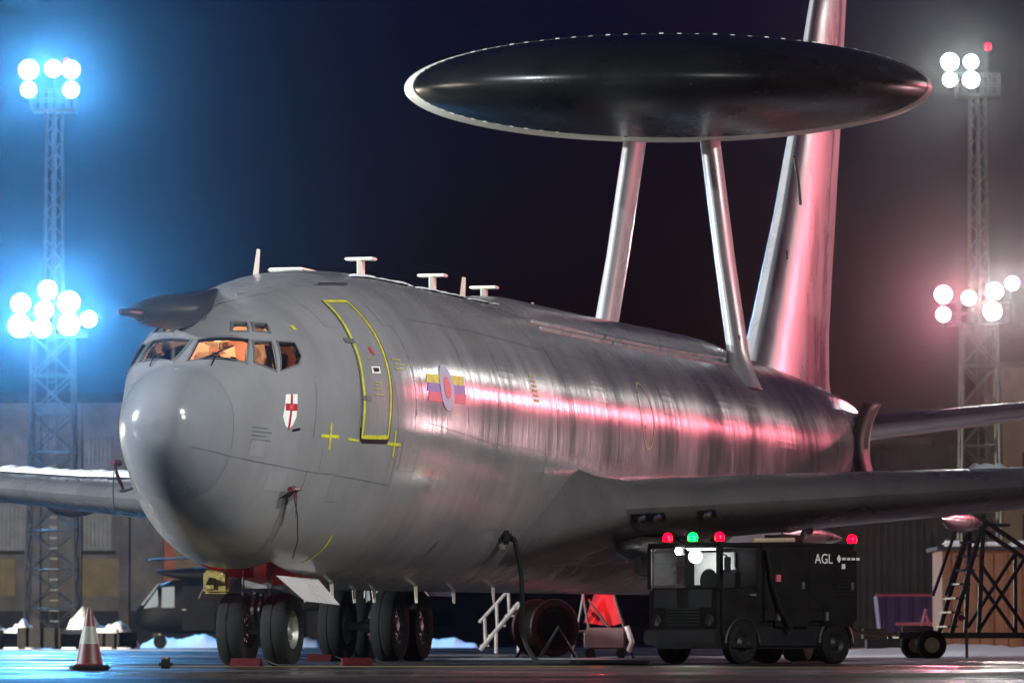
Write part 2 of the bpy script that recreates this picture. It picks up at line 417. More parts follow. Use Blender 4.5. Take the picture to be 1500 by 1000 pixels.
# wipers
for side in (-1, 1):
    MB().tube([toppt(1.10, .30, .035, side), toppt(1.50, .52, .035, side)], .012, 6).tube([toppt(1.02, .40, .01, side), toppt(1.28, .40, .045, side)], .009, 6).build('wiper', M['black'], plane)

# nose radome
MB().loft([ring(s) for s in (0, .008, .02, .035, .06, .1, .15, .22, .3, .4, .5, .62, .74, .856)]).build('nose_radome', M['radome'], plane, smooth=50)
sm = MB()
for z0, z1, side in ((2.14, 3.71, -1), (2.14, 3.71, 1)):
    line_patch([(.859, z0 + (z1 - z0) * i / 12) for i in range(13)], .009, .002, sm, side=side, sub=2)
sm.build('radome_seam', M['seam'], plane)

# panel seams on the port side and nose
sm = MB()
for pts in ([(.25, 2.70), (.87, 2.605), (2.5, 2.466)], [(2.6, 3.60), (2.52, 2.9)], [(3.62, 3.62), (3.54, 2.93)], [(4.62, 3.7), (4.72, 2.97), (4.75, 2.3)],
            [(2.5, 2.466), (4.75, 2.35)], [(2.5, 2.466), (2.5, 1.9)], [(6.2, 4.6), (9.2, 4.62), (14, 4.55), (20, 4.55), (27, 4.62)],
            [(5.9, 3.2), (9, 3.05), (14, 3.05)], [(10.9, 4.3), (10.9, 2.2)], [(14.6, 4.3), (14.6, 3.0)], [(22.5, 4.4), (22.5, 3.0)], [(27, 4.5), (27, 3)]):
    line_patch(pts, .010, .003, sm, sub=6)
sm.build('panel_seam', M['seam'], plane)
for s in (5.35, 7.7, 9.3, 12.6, 16.4, 18.1, 20.3, 24.6, 29.2, 31.2):
    line_patch([(s, 4.9), (s, 4.2), (s, 3.5), (s, 2.6)], .05, .004, sub=4).build('skin_lap_joint', M['paint'], plane)

# repainted access panels and rivet strips on the port side
rp_ = random.Random(11)
for s0, z0, ds, dz in ((2.75, 2.45, .5, .35), (3.1, 2.1, .35, .3), (4.9, 2.55, .7, .4), (5.0, 4.45, .5, .3), (6.3, 2.3, .9, .3), (9.6, 4.0, .8, .4),
                       (10.0, 1.9, .6, .35), (12.0, 2.5, .7, .6), (13.1, 4.3, 1.1, .35), (15.0, 3.9, .8, .4), (16.6, 4.5, 1.2, .3), (19.6, 3.9, .7, .5), (21.2, 4.4, 1.4, .4), (23.6, 3.9, 1.2, .5), (25.8, 4.3, 1.3, .4), (28.2, 3.7, 1.5, .5), (1.25, 2.62, .3, .22), (1.75, 2.2, .35, .25), (3.4, 4.35, .25, .3)):
    quad_patch([(s0, z0 + dz), (s0 + ds, z0 + dz), (s0 + ds, z0), (s0, z0)], .0035, 5).build('access_panel', M[rp_.choice(['patch_a', 'patch_b', 'patch_b'])], plane)

# door
DL = [(3.99, 4.71), (3.82, 4.18), (3.70, 3.64), (3.64, 2.94)]; DR = [(4.38, 2.96), (4.47, 3.68), (4.55, 4.31), (4.56, 4.74)]
dm = MB(); g = []
for i in range(13):
    v = i / 12; z = 4.70 + (2.965 - 4.70) * v
    a = np.interp(-z, [-p[1] for p in DL], [p[0] for p in DL]) + .03; b = np.interp(z, [p[1] for p in DR], [p[0] for p in DR]) - .03
    g.append([skinpt(a + (b - a) * j / 4, z, .006) for j in range(5)])
door = dm.sheet(g).build('entry_door', M['patch_b'], plane, smooth=60)
line_patch([(p[0] - .055, p[1]) for p in DL] + [(p[0] + .05, p[1]) for p in DR], .014, .006, closed=True, sub=8).build('door_gap', M['black'], door)
line_patch(DL + DR, .052, .010, closed=True, sub=8).build('door_outline', M['yellow'], door)
line_patch([(3.60, 3.06), (3.61, 2.93), (3.66, 2.885), (4.36, 2.90), (4.41, 2.95), (4.42, 3.08)], .05, .007, sub=6).build('door_sill_line', M['black'], door)
hd = MB(); quad_patch([(4.02, 3.86), (4.26, 3.87), (4.24, 3.78), (4.0, 3.77)], .012, 3, mb=hd); hd.build('door_handle_plate', M['white'], door)
hb = MB(); quad_patch([(4.05, 3.845), (4.22, 3.85), (4.21, 3.80), (4.06, 3.79)], .016, 3, mb=hb); hb.build('door_handle', M['black'], door)
rr = MB(); quad_patch([(4.14, 4.12), (4.22, 4.10), (4.24, 4.02), (4.16, 4.04)], .012, 2, mb=rr); rr.build('door_warning_mark', M['red'], door)
st = MB()
for z, a, b in ((3.66, 4.02, 4.22), (3.62, 4.02, 4.12), (3.57, 4.0, 4.2), (3.50, 3.98, 4.25), (3.97, 4.0, 4.1)):
    line_patch([(a, z), (b, z)], .018, .012, st, sub=4)
st.build('door_stencil', M['yellow_dull'], door)
hg = MB()
for z in (4.18, 3.44):
    quad_patch([(3.62, z + .03), (3.86, z + .03), (3.86, z - .03), (3.62, z - .03)], .014, 2, mb=hg)
hg.build('door_hinge', M['seam'], door)
# small stencils and crosses by the door
yc = MB()
for s, z, w in ((2.88, 2.92, .2), (4.62, 2.88, .22)):
    line_patch([(s - w, z), (s + w, z)], .04, .005, yc, sub=3); line_patch([(s, z - .17), (s, z + .17)], .04, .008, yc, sub=3)
line_patch([(3.3, 2.90), (3.56, 2.89)], .03, .005, yc, sub=3)
yc.build('jacking_mark', M['yellow'], plane)
yt = MB()
for z, a, b in ((3.99, 4.72, 5.0), (3.93, 4.76, 5.1), (3.87, 4.74, 5.02)): line_patch([(a, z), (b, z)], .022, .005, yt, sub=3)
yt.build('door_side_stencil', M['yellow_dull'], plane)
dt = MB(); quad_patch([(2.66, 4.325), (2.74, 4.325), (2.74, 4.265), (2.66, 4.265)], .006, 2, mb=dt); dt.build('yellow_spot', M['yellow'], plane)
tk = MB()
for i, z in enumerate((2.98, 2.93, 2.88, 2.83)): line_patch([(1.25, z), (1.25 + (.34, .42, .30, .40)[i], z - .01)], .012, .004, tk, sub=3)
tk.build('nose_stencil', M['seam'], plane)

# shield with a red cross on the nose
def shield_patch(poly, off, mb):
    n = len(poly); cs = sum(p[0] for p in poly)/n; cz = sum(p[1] for p in poly)/n
    vs = [skinpt(cs, cz, off)] + [skinpt(s, z, off) for s, z in poly]
    return mb.add(vs, [(0, 1 + i, 1 + (i + 1) % n) for i in range(n)])
SH = [(1.945, 3.415), (2.06, 3.42), (2.178, 3.425), (2.165, 3.30), (2.14, 3.14), (2.075, 3.04), (1.985, 2.975), (1.915, 3.03), (1.872, 3.13), (1.915, 3.28)]
shield = shield_patch(SH, .006, MB()).build('crest_shield', M['white'], plane)
cr = MB()
line_patch([(2.062, 3.42), (2.03, 3.2), (1.985, 2.98)], .042, .010, cr, sub=5)
line_patch([(1.925, 3.255), (2.155, 3.26)], .085, .012, cr, sub=4)
cr.build('red_cross', M['red'], shield)
ce = MB(); quad_patch([(1.995, 3.285), (2.075, 3.288), (2.068, 3.232), (1.99, 3.23)], .016, 2, mb=ce); ce.build('crest_centre', M['redl'], shield)
sl = MB(); line_patch([(2.06, 2.965), (2.22, 2.99)], .03, .008, sl, sub=3); sl.build('crest_motto', M['black'], shield)

# roundel with squadron bars
bars = MB()
ROW = [(3.875, 3.755, 'yellow'), (3.755, 3.635, 'bluep'), (3.635, 3.51, 'redl')]
for zt_, zb_, mk in ROW:
    b = MB()
    quad_patch([(5.86, zt_ - .01), (6.60, zt_ + .005), (6.53, zb_), (5.80, zb_ - .012)], .005, 4, mb=b)
    quad_patch([(6.82, zt_ + .01), (7.60, zt_ + .03), (7.52, zb_ + .02), (6.76, zb_)], .005, 4, mb=b)
    b.build('squadron_bar', M[mk], plane)
def disc_patch(cs, cz, rs, rz, off, mb, n=28):
    vs = [skinpt(cs, cz, off)]; fs = []
    for q in (.5, 1):
        for k in range(n): a = 2*math.pi*k/n; vs.append(skinpt(cs + rs*q*math.cos(a), cz + rz*q*math.sin(a), off))
    for k in range(n):
        k2 = (k+1) % n; fs.append((0, 1+k, 1+k2)); fs.append((1+k, 1+n+k, 1+n+k2, 1+k2))
    return mb.add(vs, fs)
rd = disc_patch(6.68, 3.71, .31, .31, .010, MB()).build('roundel', M['bluel'], plane)
disc_patch(6.68, 3.71, .15, .15, .015, MB()).build('roundel_centre', M['redl'], rd)
# hatches and marks further aft
hx = [(18.3 + .42*math.cos(2*math.pi*k/24), 3.82 + .52*math.sin(2*math.pi*k/24)) for k in range(24)]
line_patch(hx, .035, .006, closed=True, sub=2).build('escape_hatch_outline', M['yellow_dull'], plane)
mk = MB()
for i in range(6):
    quad_patch([(11.3, 4.12 - i*.07), (11.55, 4.12 - i*.07), (11.55, 4.08 - i*.07), (11.3, 4.08 - i*.07)], .005, 2, mb=mk)
mk.build('rescue_stencil', M['yellow_dull'], plane)
line_patch([(3.80, 1.70), (3.88, 1.57), (3.90, 1.48), (3.88, 1.40), (3.86, 1.33)], .05, .006).build('yellow_stripe', M['yellow'], plane)
line_patch([(8.05, 1.70), (7.97, 1.48)], .035, .006).build('static_vent', M['black'], plane)

# crown fairings and walkway strips
def crown(s, y): 
    zt, zb, hw, zw = sec(s); return zw + (zt - zw) * math.sqrt(max(0, 1 - (y / hw) ** 2))
cf = MB(); g = []
for s in np.linspace(13.5, 30.5, 40):
    e = min(1, (s - 13.5) / 2.5, (30.5 - s) / 2.5); e = math.sin(e * math.pi / 2)
    g.append([(s, y, crown(s, y) + e * .16 * math.sqrt(max(0, 1 - (y / .95) ** 2)) - .004) for y in np.linspace(-.95, .95, 13)])
cf.sheet(g).build('crown_fairing', M['paint'], plane, smooth=60)
for a, b in ((14.2, 18.6), (18.9, 22.4), (22.7, 27.2)):
    w = MB()
    for y0 in (-1.20, -1.07):
        w.tube([(s, y0, crown(s, y0) + .012) for s in np.linspace(a, b, 10)], .022, 6)
    w.build('walkway_rail', M['strut'], plane)
# blade and T shaped aerials on the crown
def t_aerial(s, y, h=.30):
    z = crown(s, y)
    a = MB().loft([[(s-.17+dx, y-.035*k, z-.02+zz) for dx, k in ((0, 0), (.1, 1), (.34, .3), (.34, -.3), (.1, -1))] for zz, dx0 in ((0, 0), (h, 0))])
    p = a.build('aerial_mast', M['domewhite'], plane)
    MB().rbox((s, y, z + h), (.24, .42, .04), .015).build('aerial_plate', M['domewhite'], p)
for s, y in ((9.2, .1), (12.9, .1), (15.8, .1)): t_aerial(s, y)
def blade(s, y, h, c=.24, t=.045, rake=.12, down=False, m='domewhite', z=None):
    z = z if z is not None else crown(s, y); sg = -1 if down else 1
    rings = [[(s + r*rake*sg + dx*cc, y + t*k*cc/c, z + sg*(h*r) - sg*.02) for dx, k in ((-.5, 0), (-.15, .5), (.5, .1), (.5, -.1), (-.15, -.5))] for r, cc in ((0, c), (1, c*.6))]
    return MB().loft(rings).build('blade_aerial', M[m], plane)
blade(5.0, .3, .36); blade(14.7, .15, .42, c=.34); blade(18.6, .1, .26)
MB().rbox((7.0, .35, crown(7.0, .35) + .03), (1.1, .5, .05), .02).build('satcom_plate', M['domewhite'], plane)
MB().tube([skinpt(4.45, 4.95, .03), skinpt(5.3, 5.0, .03)], .016, 6).build('crown_handrail', M['steel'], plane)
def belly(s): return sec(s)[1]
for s, y in ((6.0, -.45), (8.2, -.1), (9.0, -.15), (9.9, -.5), (12.6, -.3), (13.9, -.55), (7.2, .3)):
    blade(s, y, .24, c=.18, rake=-.06, down=True, z=belly(s) + .05)

# refuelling probe above the cockpit
pr = MB(); prof = [(-.42, .025), (-.38, .05), (-.1, .058), (.35, .075), (.7, .10)]
pr.tube([(x, .30, 4.34 + .03*x) for x, r in prof], [r for x, r in prof], 16)
probe = pr.build('refuelling_probe', M['fairing'], plane, smooth=40)
rings = []
for x, w, h0, h1 in ((.32, .09, 4.26, 4.44), (.5, .16, 4.23, 4.52), (1.0, .23, 4.22, 4.62), (1.5, .27, 4.22, 4.67), (1.9, .29, 4.25, 4.70), (2.4, .26, 4.40, 4.73), (2.9, .16, 4.62, 4.80), (3.3, .05, 4.78, 4.86)):
    rings.append([(x, .30 + w*math.cos(a), (h0+h1)/2 + (h1-h0)/2*math.sin(a)) for a in np.linspace(0, 2*math.pi, 20, endpoint=False)])
MB().loft(rings).build('probe_fairing', M['fairing'], probe, smooth=50)
sg = MB()
for k in range(3): sg.tube([skinpt(2.0 + .45*k, 4.40 + .17*k, .006), skinpt(2.5 + .55*k, 4.62 + .13*k, .006), skinpt(3.1 + .6*k, 4.74 + .1*k, .006)], .010, 6)
sg.build('slipway_marking', M['seam'], plane)
# pitot heads
for z, s in ((2.27, 2.30),):
    MB().tube([skinpt(s, z, 0), skinpt(s - .03, z, .12), skinpt(s - .03, z, .12) + Vector((-.22, 0, 0))], .022, 8).build('pitot_head', M['seam'], plane)
    MB().tube([skinpt(s, z, 0, 1), skinpt(s - .03, z, .12, 1), skinpt(s - .03, z, .12, 1) + Vector((-.22, 0, 0))], .022, 8).build('pitot_head', M['seam'], plane)

# -------- wings, tail, struts
def foil(n=16):
    t = [0.5 * (1 - math.cos(math.pi * i / n)) for i in range(n + 1)]
    yt = [5 * (.2969*math.sqrt(x) - .126*x - .3516*x*x + .2843*x**3 - .1036*x**4) for x in t]
    up = [(x, y) for x, y in zip(t, yt)]; lo = [(x, -y * .85) for x, y in zip(t, yt)][1:-1]
    return up + lo[::-1]
FO = foil()
WS = [(0, 12.9, 11.2, 2.18, 1.20), (1.9, 14.0, 10.1, 2.24, 1.12), (3.4, 15.15, 9.0, 2.34, 1.00), (7.5, 18.2, 6.0, 2.66, .70), (14, 23.2, 4.5, 3.25, .48), (21.9, 29.2, 2.6, 4.0, .26)]
def wing_at(y):
    a = [w[0] for w in WS]; return [float(np.interp(y, a, [w[j] for w in WS])) for j in range(1, 5)]
def wing_pt(y, x, up, side, off=0.0):
    le, c, z, t = wing_at(y); v = 5*(.2969*math.sqrt(x)-.126*x-.3516*x*x+.2843*x**3-.1036*x**4)
    return Vector((le + c*x - (off if x < .004 else 0), side*y, z + .012*c*x + (v*t + off if up else -v*t*.85 - off)))
wings = {}
for side in (-1, 1):
    mb = MB(); rg = []
    for y in (0, 1.0, 1.9, 2.6, 3.4, 4.8, 6.2, 7.5, 9.6, 11.8, 14, 17, 20, 21.9):
        le, c, z, t = wing_at(y)
        rg.append([(le + c*x, side*y, z + .012*c*x + v*t) for x, v in FO])
    w = mb.loft(rg).build('wing', M['wing_shaded'], plane, smooth=40); wings[side] = w
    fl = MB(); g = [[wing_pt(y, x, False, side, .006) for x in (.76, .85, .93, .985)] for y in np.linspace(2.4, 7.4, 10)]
    fl.sheet(g).build('flap', M['wing_shaded'], w)
    for y in (3.6, 6.0, 9.8, 12.4):
        le, c, z, t = wing_at(y)
        MB().loft([[(le + c*u, side*y + r*.14*math.cos(a), z - .05 - t*.28 + r*.2*math.sin(a)) for a in np.linspace(0, 2*math.pi, 12, endpoint=False)] for u, r in ((.55, .1), (.66, .8), (.8, 1), (.95, .7), (1.1, .1))]).build('flap_track_fairing', M['paint'], w, smooth=50)
    # landing light windows in the leading edge
    for y0, y1 in ((2.50, 2.94), (3.36, 3.60)):
        lw = MB(); g = [[wing_pt(y, x, False, side, .010) for x in (.003, .008, .014, .021)] for y in np.linspace(y0, y1, 5)]
        f = lw.sheet(g).build('landing_light_window', M['black'], w)
        for k in range(2 if y1 - y0 > .3 else 1):
            yy = y0 + (y1 - y0) * (.28 + .46*k if y1 - y0 > .3 else .5); p = wing_pt(yy, .010, False, side, .02)
            MB().lathe([(0, -.03), (.05, -.02), (.072, 0), (.078, .02)], 14, 'X', tuple(p)).build('landing_lamp', M['steel'], f)
    # wing root fairing: sheet from the fuselage side to the leading edge and underside
    root = [(14.6, 2.80), (14.0, 2.86), (13.5, 2.72), (13.0, 2.46), (12.5, 2.16), (12.05, 1.86), (11.8, 1.62), (12.0, 1.38), (12.9, 1.2), (14.5, 1.12), (17, 1.09), (20, 1.1), (23, 1.14), (26, 1.2)]
    wpt = [(.08, True), (.03, True), (.012, True), (.002, True), (.0, False), (.004, False), (.012, False), (.03, False), (.07, False), (.15, False), (.33, False), (.55, False), (.8, False), (.97, False)]
    g = []
    for (s0, z0), (x1, up1) in zip(root, wpt):
        a0 = skinpt(s0, z0, -.02, side); b0 = wing_pt(2.45, x1, up1, side, .012 if .0 < x1 < .97 else .004); row = []
        for q in np.linspace(0, 1, 7):
            p = a0.lerp(b0, float(q)); k = math.sin(math.pi*q)
            row.append(p + Vector((.10*k, 0, .10*k if x1 > .05 and not up1 else 0)))
        g.append(row)
    MB().sheet(g).build('wing_root_fairing', M['wing_shaded'], plane, smooth=75)
    bl_ = [(15.2, .05, .02), (15.5, .32, .16), (16.2, .5, .24), (17.5, .55, .26), (19, .4, .2), (20.4, .05, .02)]
    MB().loft([[(sx_, side*(2.35 + w_*math.cos(a)), 1.72 + h_*math.sin(a)) for a in np.linspace(0, 2*math.pi, 18, endpoint=False)] for sx_, w_, h_ in bl_]).build('gear_fairing', M['wing_shaded'], plane, smooth=60)
    # engines
    e = MB().lathe([(.70, .9), (.74, .25), (.80, .04), (.86, -.03), (.92, .05), (1.0, .5), (1.02, 1.3), (.96, 2.2), (.8, 3.0), (.62, 3.2), (.5, 3.9), (.32, 4.3)], 40, 'X')
    for ye, se, ze in ((11.2, 18.2, 1.75), (14.9, 20.9, 2.2)):
        en = MB(); en.v = [(x + se, y + side*ye, z + ze) for x, y, z in e.v]; en.f = e.f
        en = en.build('engine', M['paint'], w, smooth=40)
        le, c, z, t = wing_at(ye)
        MB().loft([[(se + .5, side*ye + .12, ze + .95), (se + 3.6, side*ye + .12, ze + .7), (se + 3.6, side*ye - .12, ze + .7), (se + .5, side*ye - .12, ze + .95)],
                   [(le + .15, side*ye + .10, z + .1), (le + c*.5, side*ye + .10, z - .1), (le + c*.5, side*ye - .10, z - .1), (le + .15, side*ye - .10, z + .1)]]).build('engine_pylon', M['paint'], w)
    # horizontal stabiliser
    hs = MB(); rg = []
    for y, le, c, z, t in ((.35, 37.7, 4.3, 4.34, .56), (1.0, 38.3, 3.9, 4.44, .52), (3.9, 40.6, 2.9, 4.84, .38), (7.3, 43.2, 1.8, 5.3, .2)):
        rg.append([(le + c*x, side*y, z + v*t) for x, v in FO])
    hs.loft(rg).build('stabiliser', M['paint'], plane, smooth=40)

# fin
FS = [(4.9, 33.4, 9.0, .85), (5.6, 34.6, 7.4, .78), (6.5, 35.5, 6.5, .70), (8.6, 37.4, 5.2, .58), (10.6, 38.9, 4.3, .46), (12.7, 40.3, 3.4, .34), (13.6, 40.95, 3.0, .30), (13.85, 41.3, 2.5, .2)]
fin = MB().loft([[(le + c*x, v*t*1.15, z) for x, v in foil(16)] for z, le, c, t in FS]).build('fin', M['strut'], plane, smooth=40)
rd_ = MB()
for sd in (-1, 1):
    g = []
    for z, le, c, t in FS[1:-1]:
        row = []
        for x in (.70, .705, .72, .85, .99):
            v = 5*(.2969*math.sqrt(x)-.126*x-.3516*x*x+.2843*x**3-.1036*x**4)
            row.append((le + c*x, sd*(v*t*.98 + (.0 if x == .70 else .012)), z))
        g.append(row)
    rd_.sheet(g)
rd_.build('rudder', M['strut'], fin)
MB().tube([(36.9, -.36, 9.6), (37.2, -.37, 9.2), (37.3, -.40, 8.7)], .03, 6).tube([(36.5, -.3, 7.6), (36.45, -.3, 7.75)], .02, 6).build('fin_hand_hole', M['black'], fin)
MB().lathe([(.0, -.02), (.09, -.02), (.09, .0), (.0, .0)], 14, 'Y', (42.0, -.22, 12.25)).build('fin_tip_lamp', M['redl'], fin)

# curved plate standing off the tail
g = []
for z in np.linspace(-.85, .85, 14):
    b = .42 * (z / .85) ** 2
    g.append([(37.6 + u, -1.32 - b*.55 - dx, 4.05 + z) for u, dx in ((0, 0), (.28, .10), (.62, .16))])
cp = MB(); cp.sheet(g)
pl = cp.build('tail_access_door', M['black'], plane, smooth=50)
md = pl.modifiers.new('thick', 'SOLIDIFY'); md.thickness = .07
ed = MB()
ed.tube([Vector(r[2]) + Vector((-.02, -.02, 0)) for r in g], .055, 8)
ed.build('door_edge', M['tanplate'], pl)
ta = MB(); ta.rbox((38.6, -1.15, 3.35), (.5, .3, .55), .06); ta.build('tail_fairing', M['tanplate'], plane)

# rotodome struts
for sd in (-1, 1):
    rg = []
    for z, y, c, t in ((4.7, 1.36, 2.0, .70), (5.0, 1.30, 1.55, .46), (5.35, 1.23, 1.38, .32), (7.0, .97, 1.34, .28), (9.25, .66, 1.34, .28)):
        rg.append([(28.0 - c/2 + c*x + .06*(z - 5), sd*y + v*t*1.0, z) for x, v in FO])
    sto = MB().loft(rg).build('rotodome_strut', M['strut'], plane, smooth=45)
    MB().tube([(27.55, sd*1.22 - .06, 5.5), (27.55, sd*1.22 - .06, 5.62)], .045, 8).build('strut_beacon', M['red'], sto)
# rotodome
A, B, D = 4.62, .93, 1.25
def slices(us):
    out = []
    for u in us:
        k = math.sqrt(max(1e-5, 1 - (u / A) ** 2))
        out.append([(A*k*math.cos(a), u, B*k*math.sin(a)) for a in np.linspace(0, 2*math.pi, 120, endpoint=False)])
    return out
dome = MB().loft(slices(np.linspace(-D + .004, D - .004, 13))).build('rotodome', M['domewhite'], plane, smooth=50)
dome.location = (27.75, 0, 9.97)
dome.rotation_euler = (Matrix.Rotation(-(math.pi/2 - TH) + R(0), 3, 'Z') @ Matrix.Rotation(R(3.7), 3, 'X')).to_euler()
for sg_ in (-1, 1):
    us = [sg_ * (D + (A - .001 - D) * math.sin(q * math.pi / 2)) for q in np.linspace(0, 1, 22)]
    MB().loft(slices(us)).build('radome_shell', M['dome'], dome, smooth=50)
fa = MB()
for k in range(90):
    a = 2*math.pi*k/90; kk = math.sqrt(1 - (D/A)**2)
    fa.box((A*kk*math.cos(a), -D - .0, B*kk*math.sin(a)), (.07, .03, .010 + .008*(k % 3)), m=Matrix.Rotation(-math.atan2(B*math.cos(a), -A*math.sin(a)), 3, 'Y'))
fa.build('joint_fastener', M['domewhite'], dome, kind='stuff')

# -------- landing gear
def wheel(name, c, r, w, parent, n=36):
    x, y, z = c; rim = r * .52
    t = MB().lathe([(rim, -w*.42), (r*.80, -w*.5), (r*.94, -w*.44), (r, -w*.28), (r, -w*.06), (r*.985, -w*.05), (r*.985, w*.05), (r, w*.06), (r, w*.28), (r*.94, w*.44), (r*.80, w*.5), (rim, w*.42)], n, 'Y', c, loop=True).build(name, M['rubber'], parent, smooth=40)
    h = MB().lathe([(.0, -w*.30), (rim*.3, -w*.34), (rim*.45, -w*.22), (rim*.8, -w*.22), (rim, -w*.40), (rim, w*.40), (rim*.8, w*.22), (rim*.45, w*.22), (rim*.3, w*.34), (0, w*.30)], n, 'Y', c)
    for k in range(10):
        a = 2*math.pi*k/10
        for sd in (-1, 1): h.lathe([(.022, -.015), (.022, .015)], 8, 'Y', (x + rim*.62*math.cos(a), y + sd*w*.235, z + rim*.62*math.sin(a)))
    h.build('hub', M['hub'], t, smooth=35)
    return t
ng = MB()
ng.tube([(4.3, 0, 1.55), (4.3, 0, .95)], .095, 14).tube([(4.3, 0, 1.0), (4.3, 0, .47)], .062, 12)
ng.tube([(4.3, -.42, .47), (4.3, .42, .47)], .05, 10).tube([(4.3, 0, 1.0), (5.2, 0, 1.5)], .045, 8)
ng.tube([(4.2, -.05, .95), (4.08, -.05, .72), (4.2, -.05, .5)], .024, 6).tube([(4.2, .05, .95), (4.08, .05, .72), (4.2, .05, .5)], .024, 6)
ng.box((4.2, 0, 1.08), (.2, .3, .14)).tube([(4.2, -.16, 1.2), (4.2, -.16, .75), (4.3, -.12, .5)], .014, 6).tube([(4.2, .2, 1.25), (4.15, .2, .85), (4.3, .1, .5)], .012, 6)
nose = ng.build('nose_gear', M['gear'], plane, smooth=40)
for sd in (-1, 1): wheel('wheel', (4.3, sd*.30, .475), .475, .36, nose)
lg = MB(); lg.rbox((3.75, .42, 1.09), (.1, .34, .30), .03)
lg.box((3.69, .34, 1.13), (.03, .12, .12)).box((3.69, .49, 1.07), (.03, .12, .14)).tube([(3.7, .30, 1.2), (3.8, .5, .97)], .02, 6)
lg.build('taxi_lamp_cluster', M['gold'], nose)
MB().add([(3.55, -.46, 1.17), (4.9, -.60, 1.14), (4.9, -.90, .80), (3.75, -.80, .84), (3.55, -.45, 1.165), (4.9, -.585, 1.135), (4.9, -.885, .795), (3.75, -.785, .835)],
         [(0,1,2,3),(7,6,5,4),(0,4,5,1),(1,5,6,2),(2,6,7,3),(3,7,4,0)]).build('gear_door', M['strut'], nose)
MB().add([(3.55, .46, 1.15), (4.9, .52, 1.15), (4.9, .75, .85), (3.9, .72, .88), (3.55, .45, 1.145), (4.9, .505, 1.145), (4.9, .735, .845), (3.9, .705, .875)],
         [(0,1,2,3),(7,6,5,4),(0,4,5,1),(1,5,6,2),(2,6,7,3),(3,7,4,0)]).build('gear_door', M['gear'], nose)
bl = MB().box((4.0, -.1, 1.70), (.2, .2, .05)).build('bay_lamp', mat('bay_lamp', (1, .1, .08), .5, emit=(1, .05, .04), estr=.7), nose)
ld = bpy.data.lights.new('bay_light', 'POINT'); ld.energy = 3.5; ld.color = (1, .04, .05); ld.shadow_soft_size = .05
lo = bpy.data.objects.new('bay_light', ld); COL.objects.link(lo); lo.parent = bl; lo.location = (4.0, -.1, 1.6)
for sd in (-1, 1):
    gx, gy = 21.1, sd*3.36
    mg = MB().tube([(gx, gy, 2.0), (gx, gy, .95)], .17, 14).tube([(gx, gy, 1.0), (gx, gy, .57)], .11, 12)
    mg.tube([(gx-.71, gy, .57), (gx+.71, gy, .57)], .11, 10).tube([(gx, gy, 1.3), (gx-.9, gy-sd*.9, 1.95)], .06, 8).tube([(gx, gy, 1.2), (gx+1.2, gy, 1.9)], .06, 8)
    for q in (-.71, .71): mg.tube([(gx+q, gy-.5, .57), (gx+q, gy+.5, .57)], .07, 10)
    mg.tube([(gx-.15, gy-.1, 1.5), (gx-.35, gy-.1, .8)], .025, 6).tube([(gx-.15, gy+.12, 1.5), (gx-.3, gy+.12, .7)], .02, 6)
    g_ = mg.build('main_gear', M['gear'], plane, smooth=40)
    for q in (-.71, .71):
        for yy in (-.44, .44): wheel('wheel', (gx+q, gy+yy, .58), .58, .40, g_, 32)
    MB().add([(gx-.9, gy-sd*.55, 1.75), (gx+.9, gy-sd*.55, 1.75), (gx+.8, gy-sd*1.1, 1.05), (gx-.8, gy-sd*1.1, 1.05), (gx-.9, gy-sd*.58, 1.75), (gx+.9, gy-sd*.58, 1.75), (gx+.8, gy-sd*1.13, 1.05), (gx-.8, gy-sd*1.13, 1.05)],
             [(0,1,2,3),(7,6,5,4),(0,4,5,1),(1,5,6,2),(2,6,7,3),(3,7,4,0)]).build('gear_door', M['paint'], g_)

def to_world(s, y, z):
    """aircraft station, starboard offset, height -> world"""
    c, sn = math.cos(math.pi/2 - TH), math.sin(math.pi/2 - TH)
    return Vector((-4.375 + s*c - y*sn, 62.65 + s*sn + y*c, z))

# ------------------------------------------------------------------ snow lying on the wings
def snow_strip(name, pts, w, h, label):
    rng = random.Random(len(label)); g = []
    P = [Vector(p) for p in pts]
    for i, p in enumerate(P):
        t = (P[min(i+1, len(P)-1)] - P[max(i-1, 0)]); t.z = 0; t.normalize(); b = Vector((-t.y, t.x, 0))
        e = min(1, i / 2, (len(P) - 1 - i) / 2); hh = h * e * (.35 + .9 * rng.random()); ww = w * (.3 + .7 * e) * (.7 + .5*rng.random())
        g.append([p + b * ww * math.cos(a) + Vector((0, 0, hh * math.sin(a) - .01)) for a in np.linspace(0, math.pi, 7)])
    o = MB().sheet(g).build(name, M['snow'], None, smooth=70)
    return tag(o, label, 'snow', 'snow left lying on the aircraft', 'stuff')
def on_wing(side, y0, y1, x, n=24):
    out = []
    for y in np.linspace(y0, y1, n):
        p = wing_pt(y, x, True, side); out.append(to_world(p.x, p.y, p.z))
    return out
snow_strip('wing_snow', on_wing(1, 6.2, 9.8, .16, 40), .30, .10, 'white snow crust along the top of the wing left of the nose')
snow_strip('wing_snow', on_wing(-1, 6.75, 7.35, .2, 10), .2, .09, 'small white snow patch on the near wing above the truck')
snow_strip('tail_snow', [to_world(40.3 + .78*(y-2.2), -y, 4.72 + .135*(y-2.2)) for y in np.linspace(2.5, 4.6, 24)], .12, .07, 'thin broken snow line on top of the tailplane')

rf = random.Random(21)  # broken white ridges along the crown
for k, (a_, b_) in enumerate(((6.4, 9.6), (9.8, 12.4), (12.5, 15.6))):
    snow_strip('crown_white_line', [to_world(q_, -.50 - .06*rf.random(), crown(q_, .52)) for q_ in np.linspace(a_, b_, 26)], .10, .032, ('broken frost line on the crown above the entry door', 'broken frost line on the crown between the T shaped aerials', 'broken frost line on the crown behind the last T shaped aerial')[k])

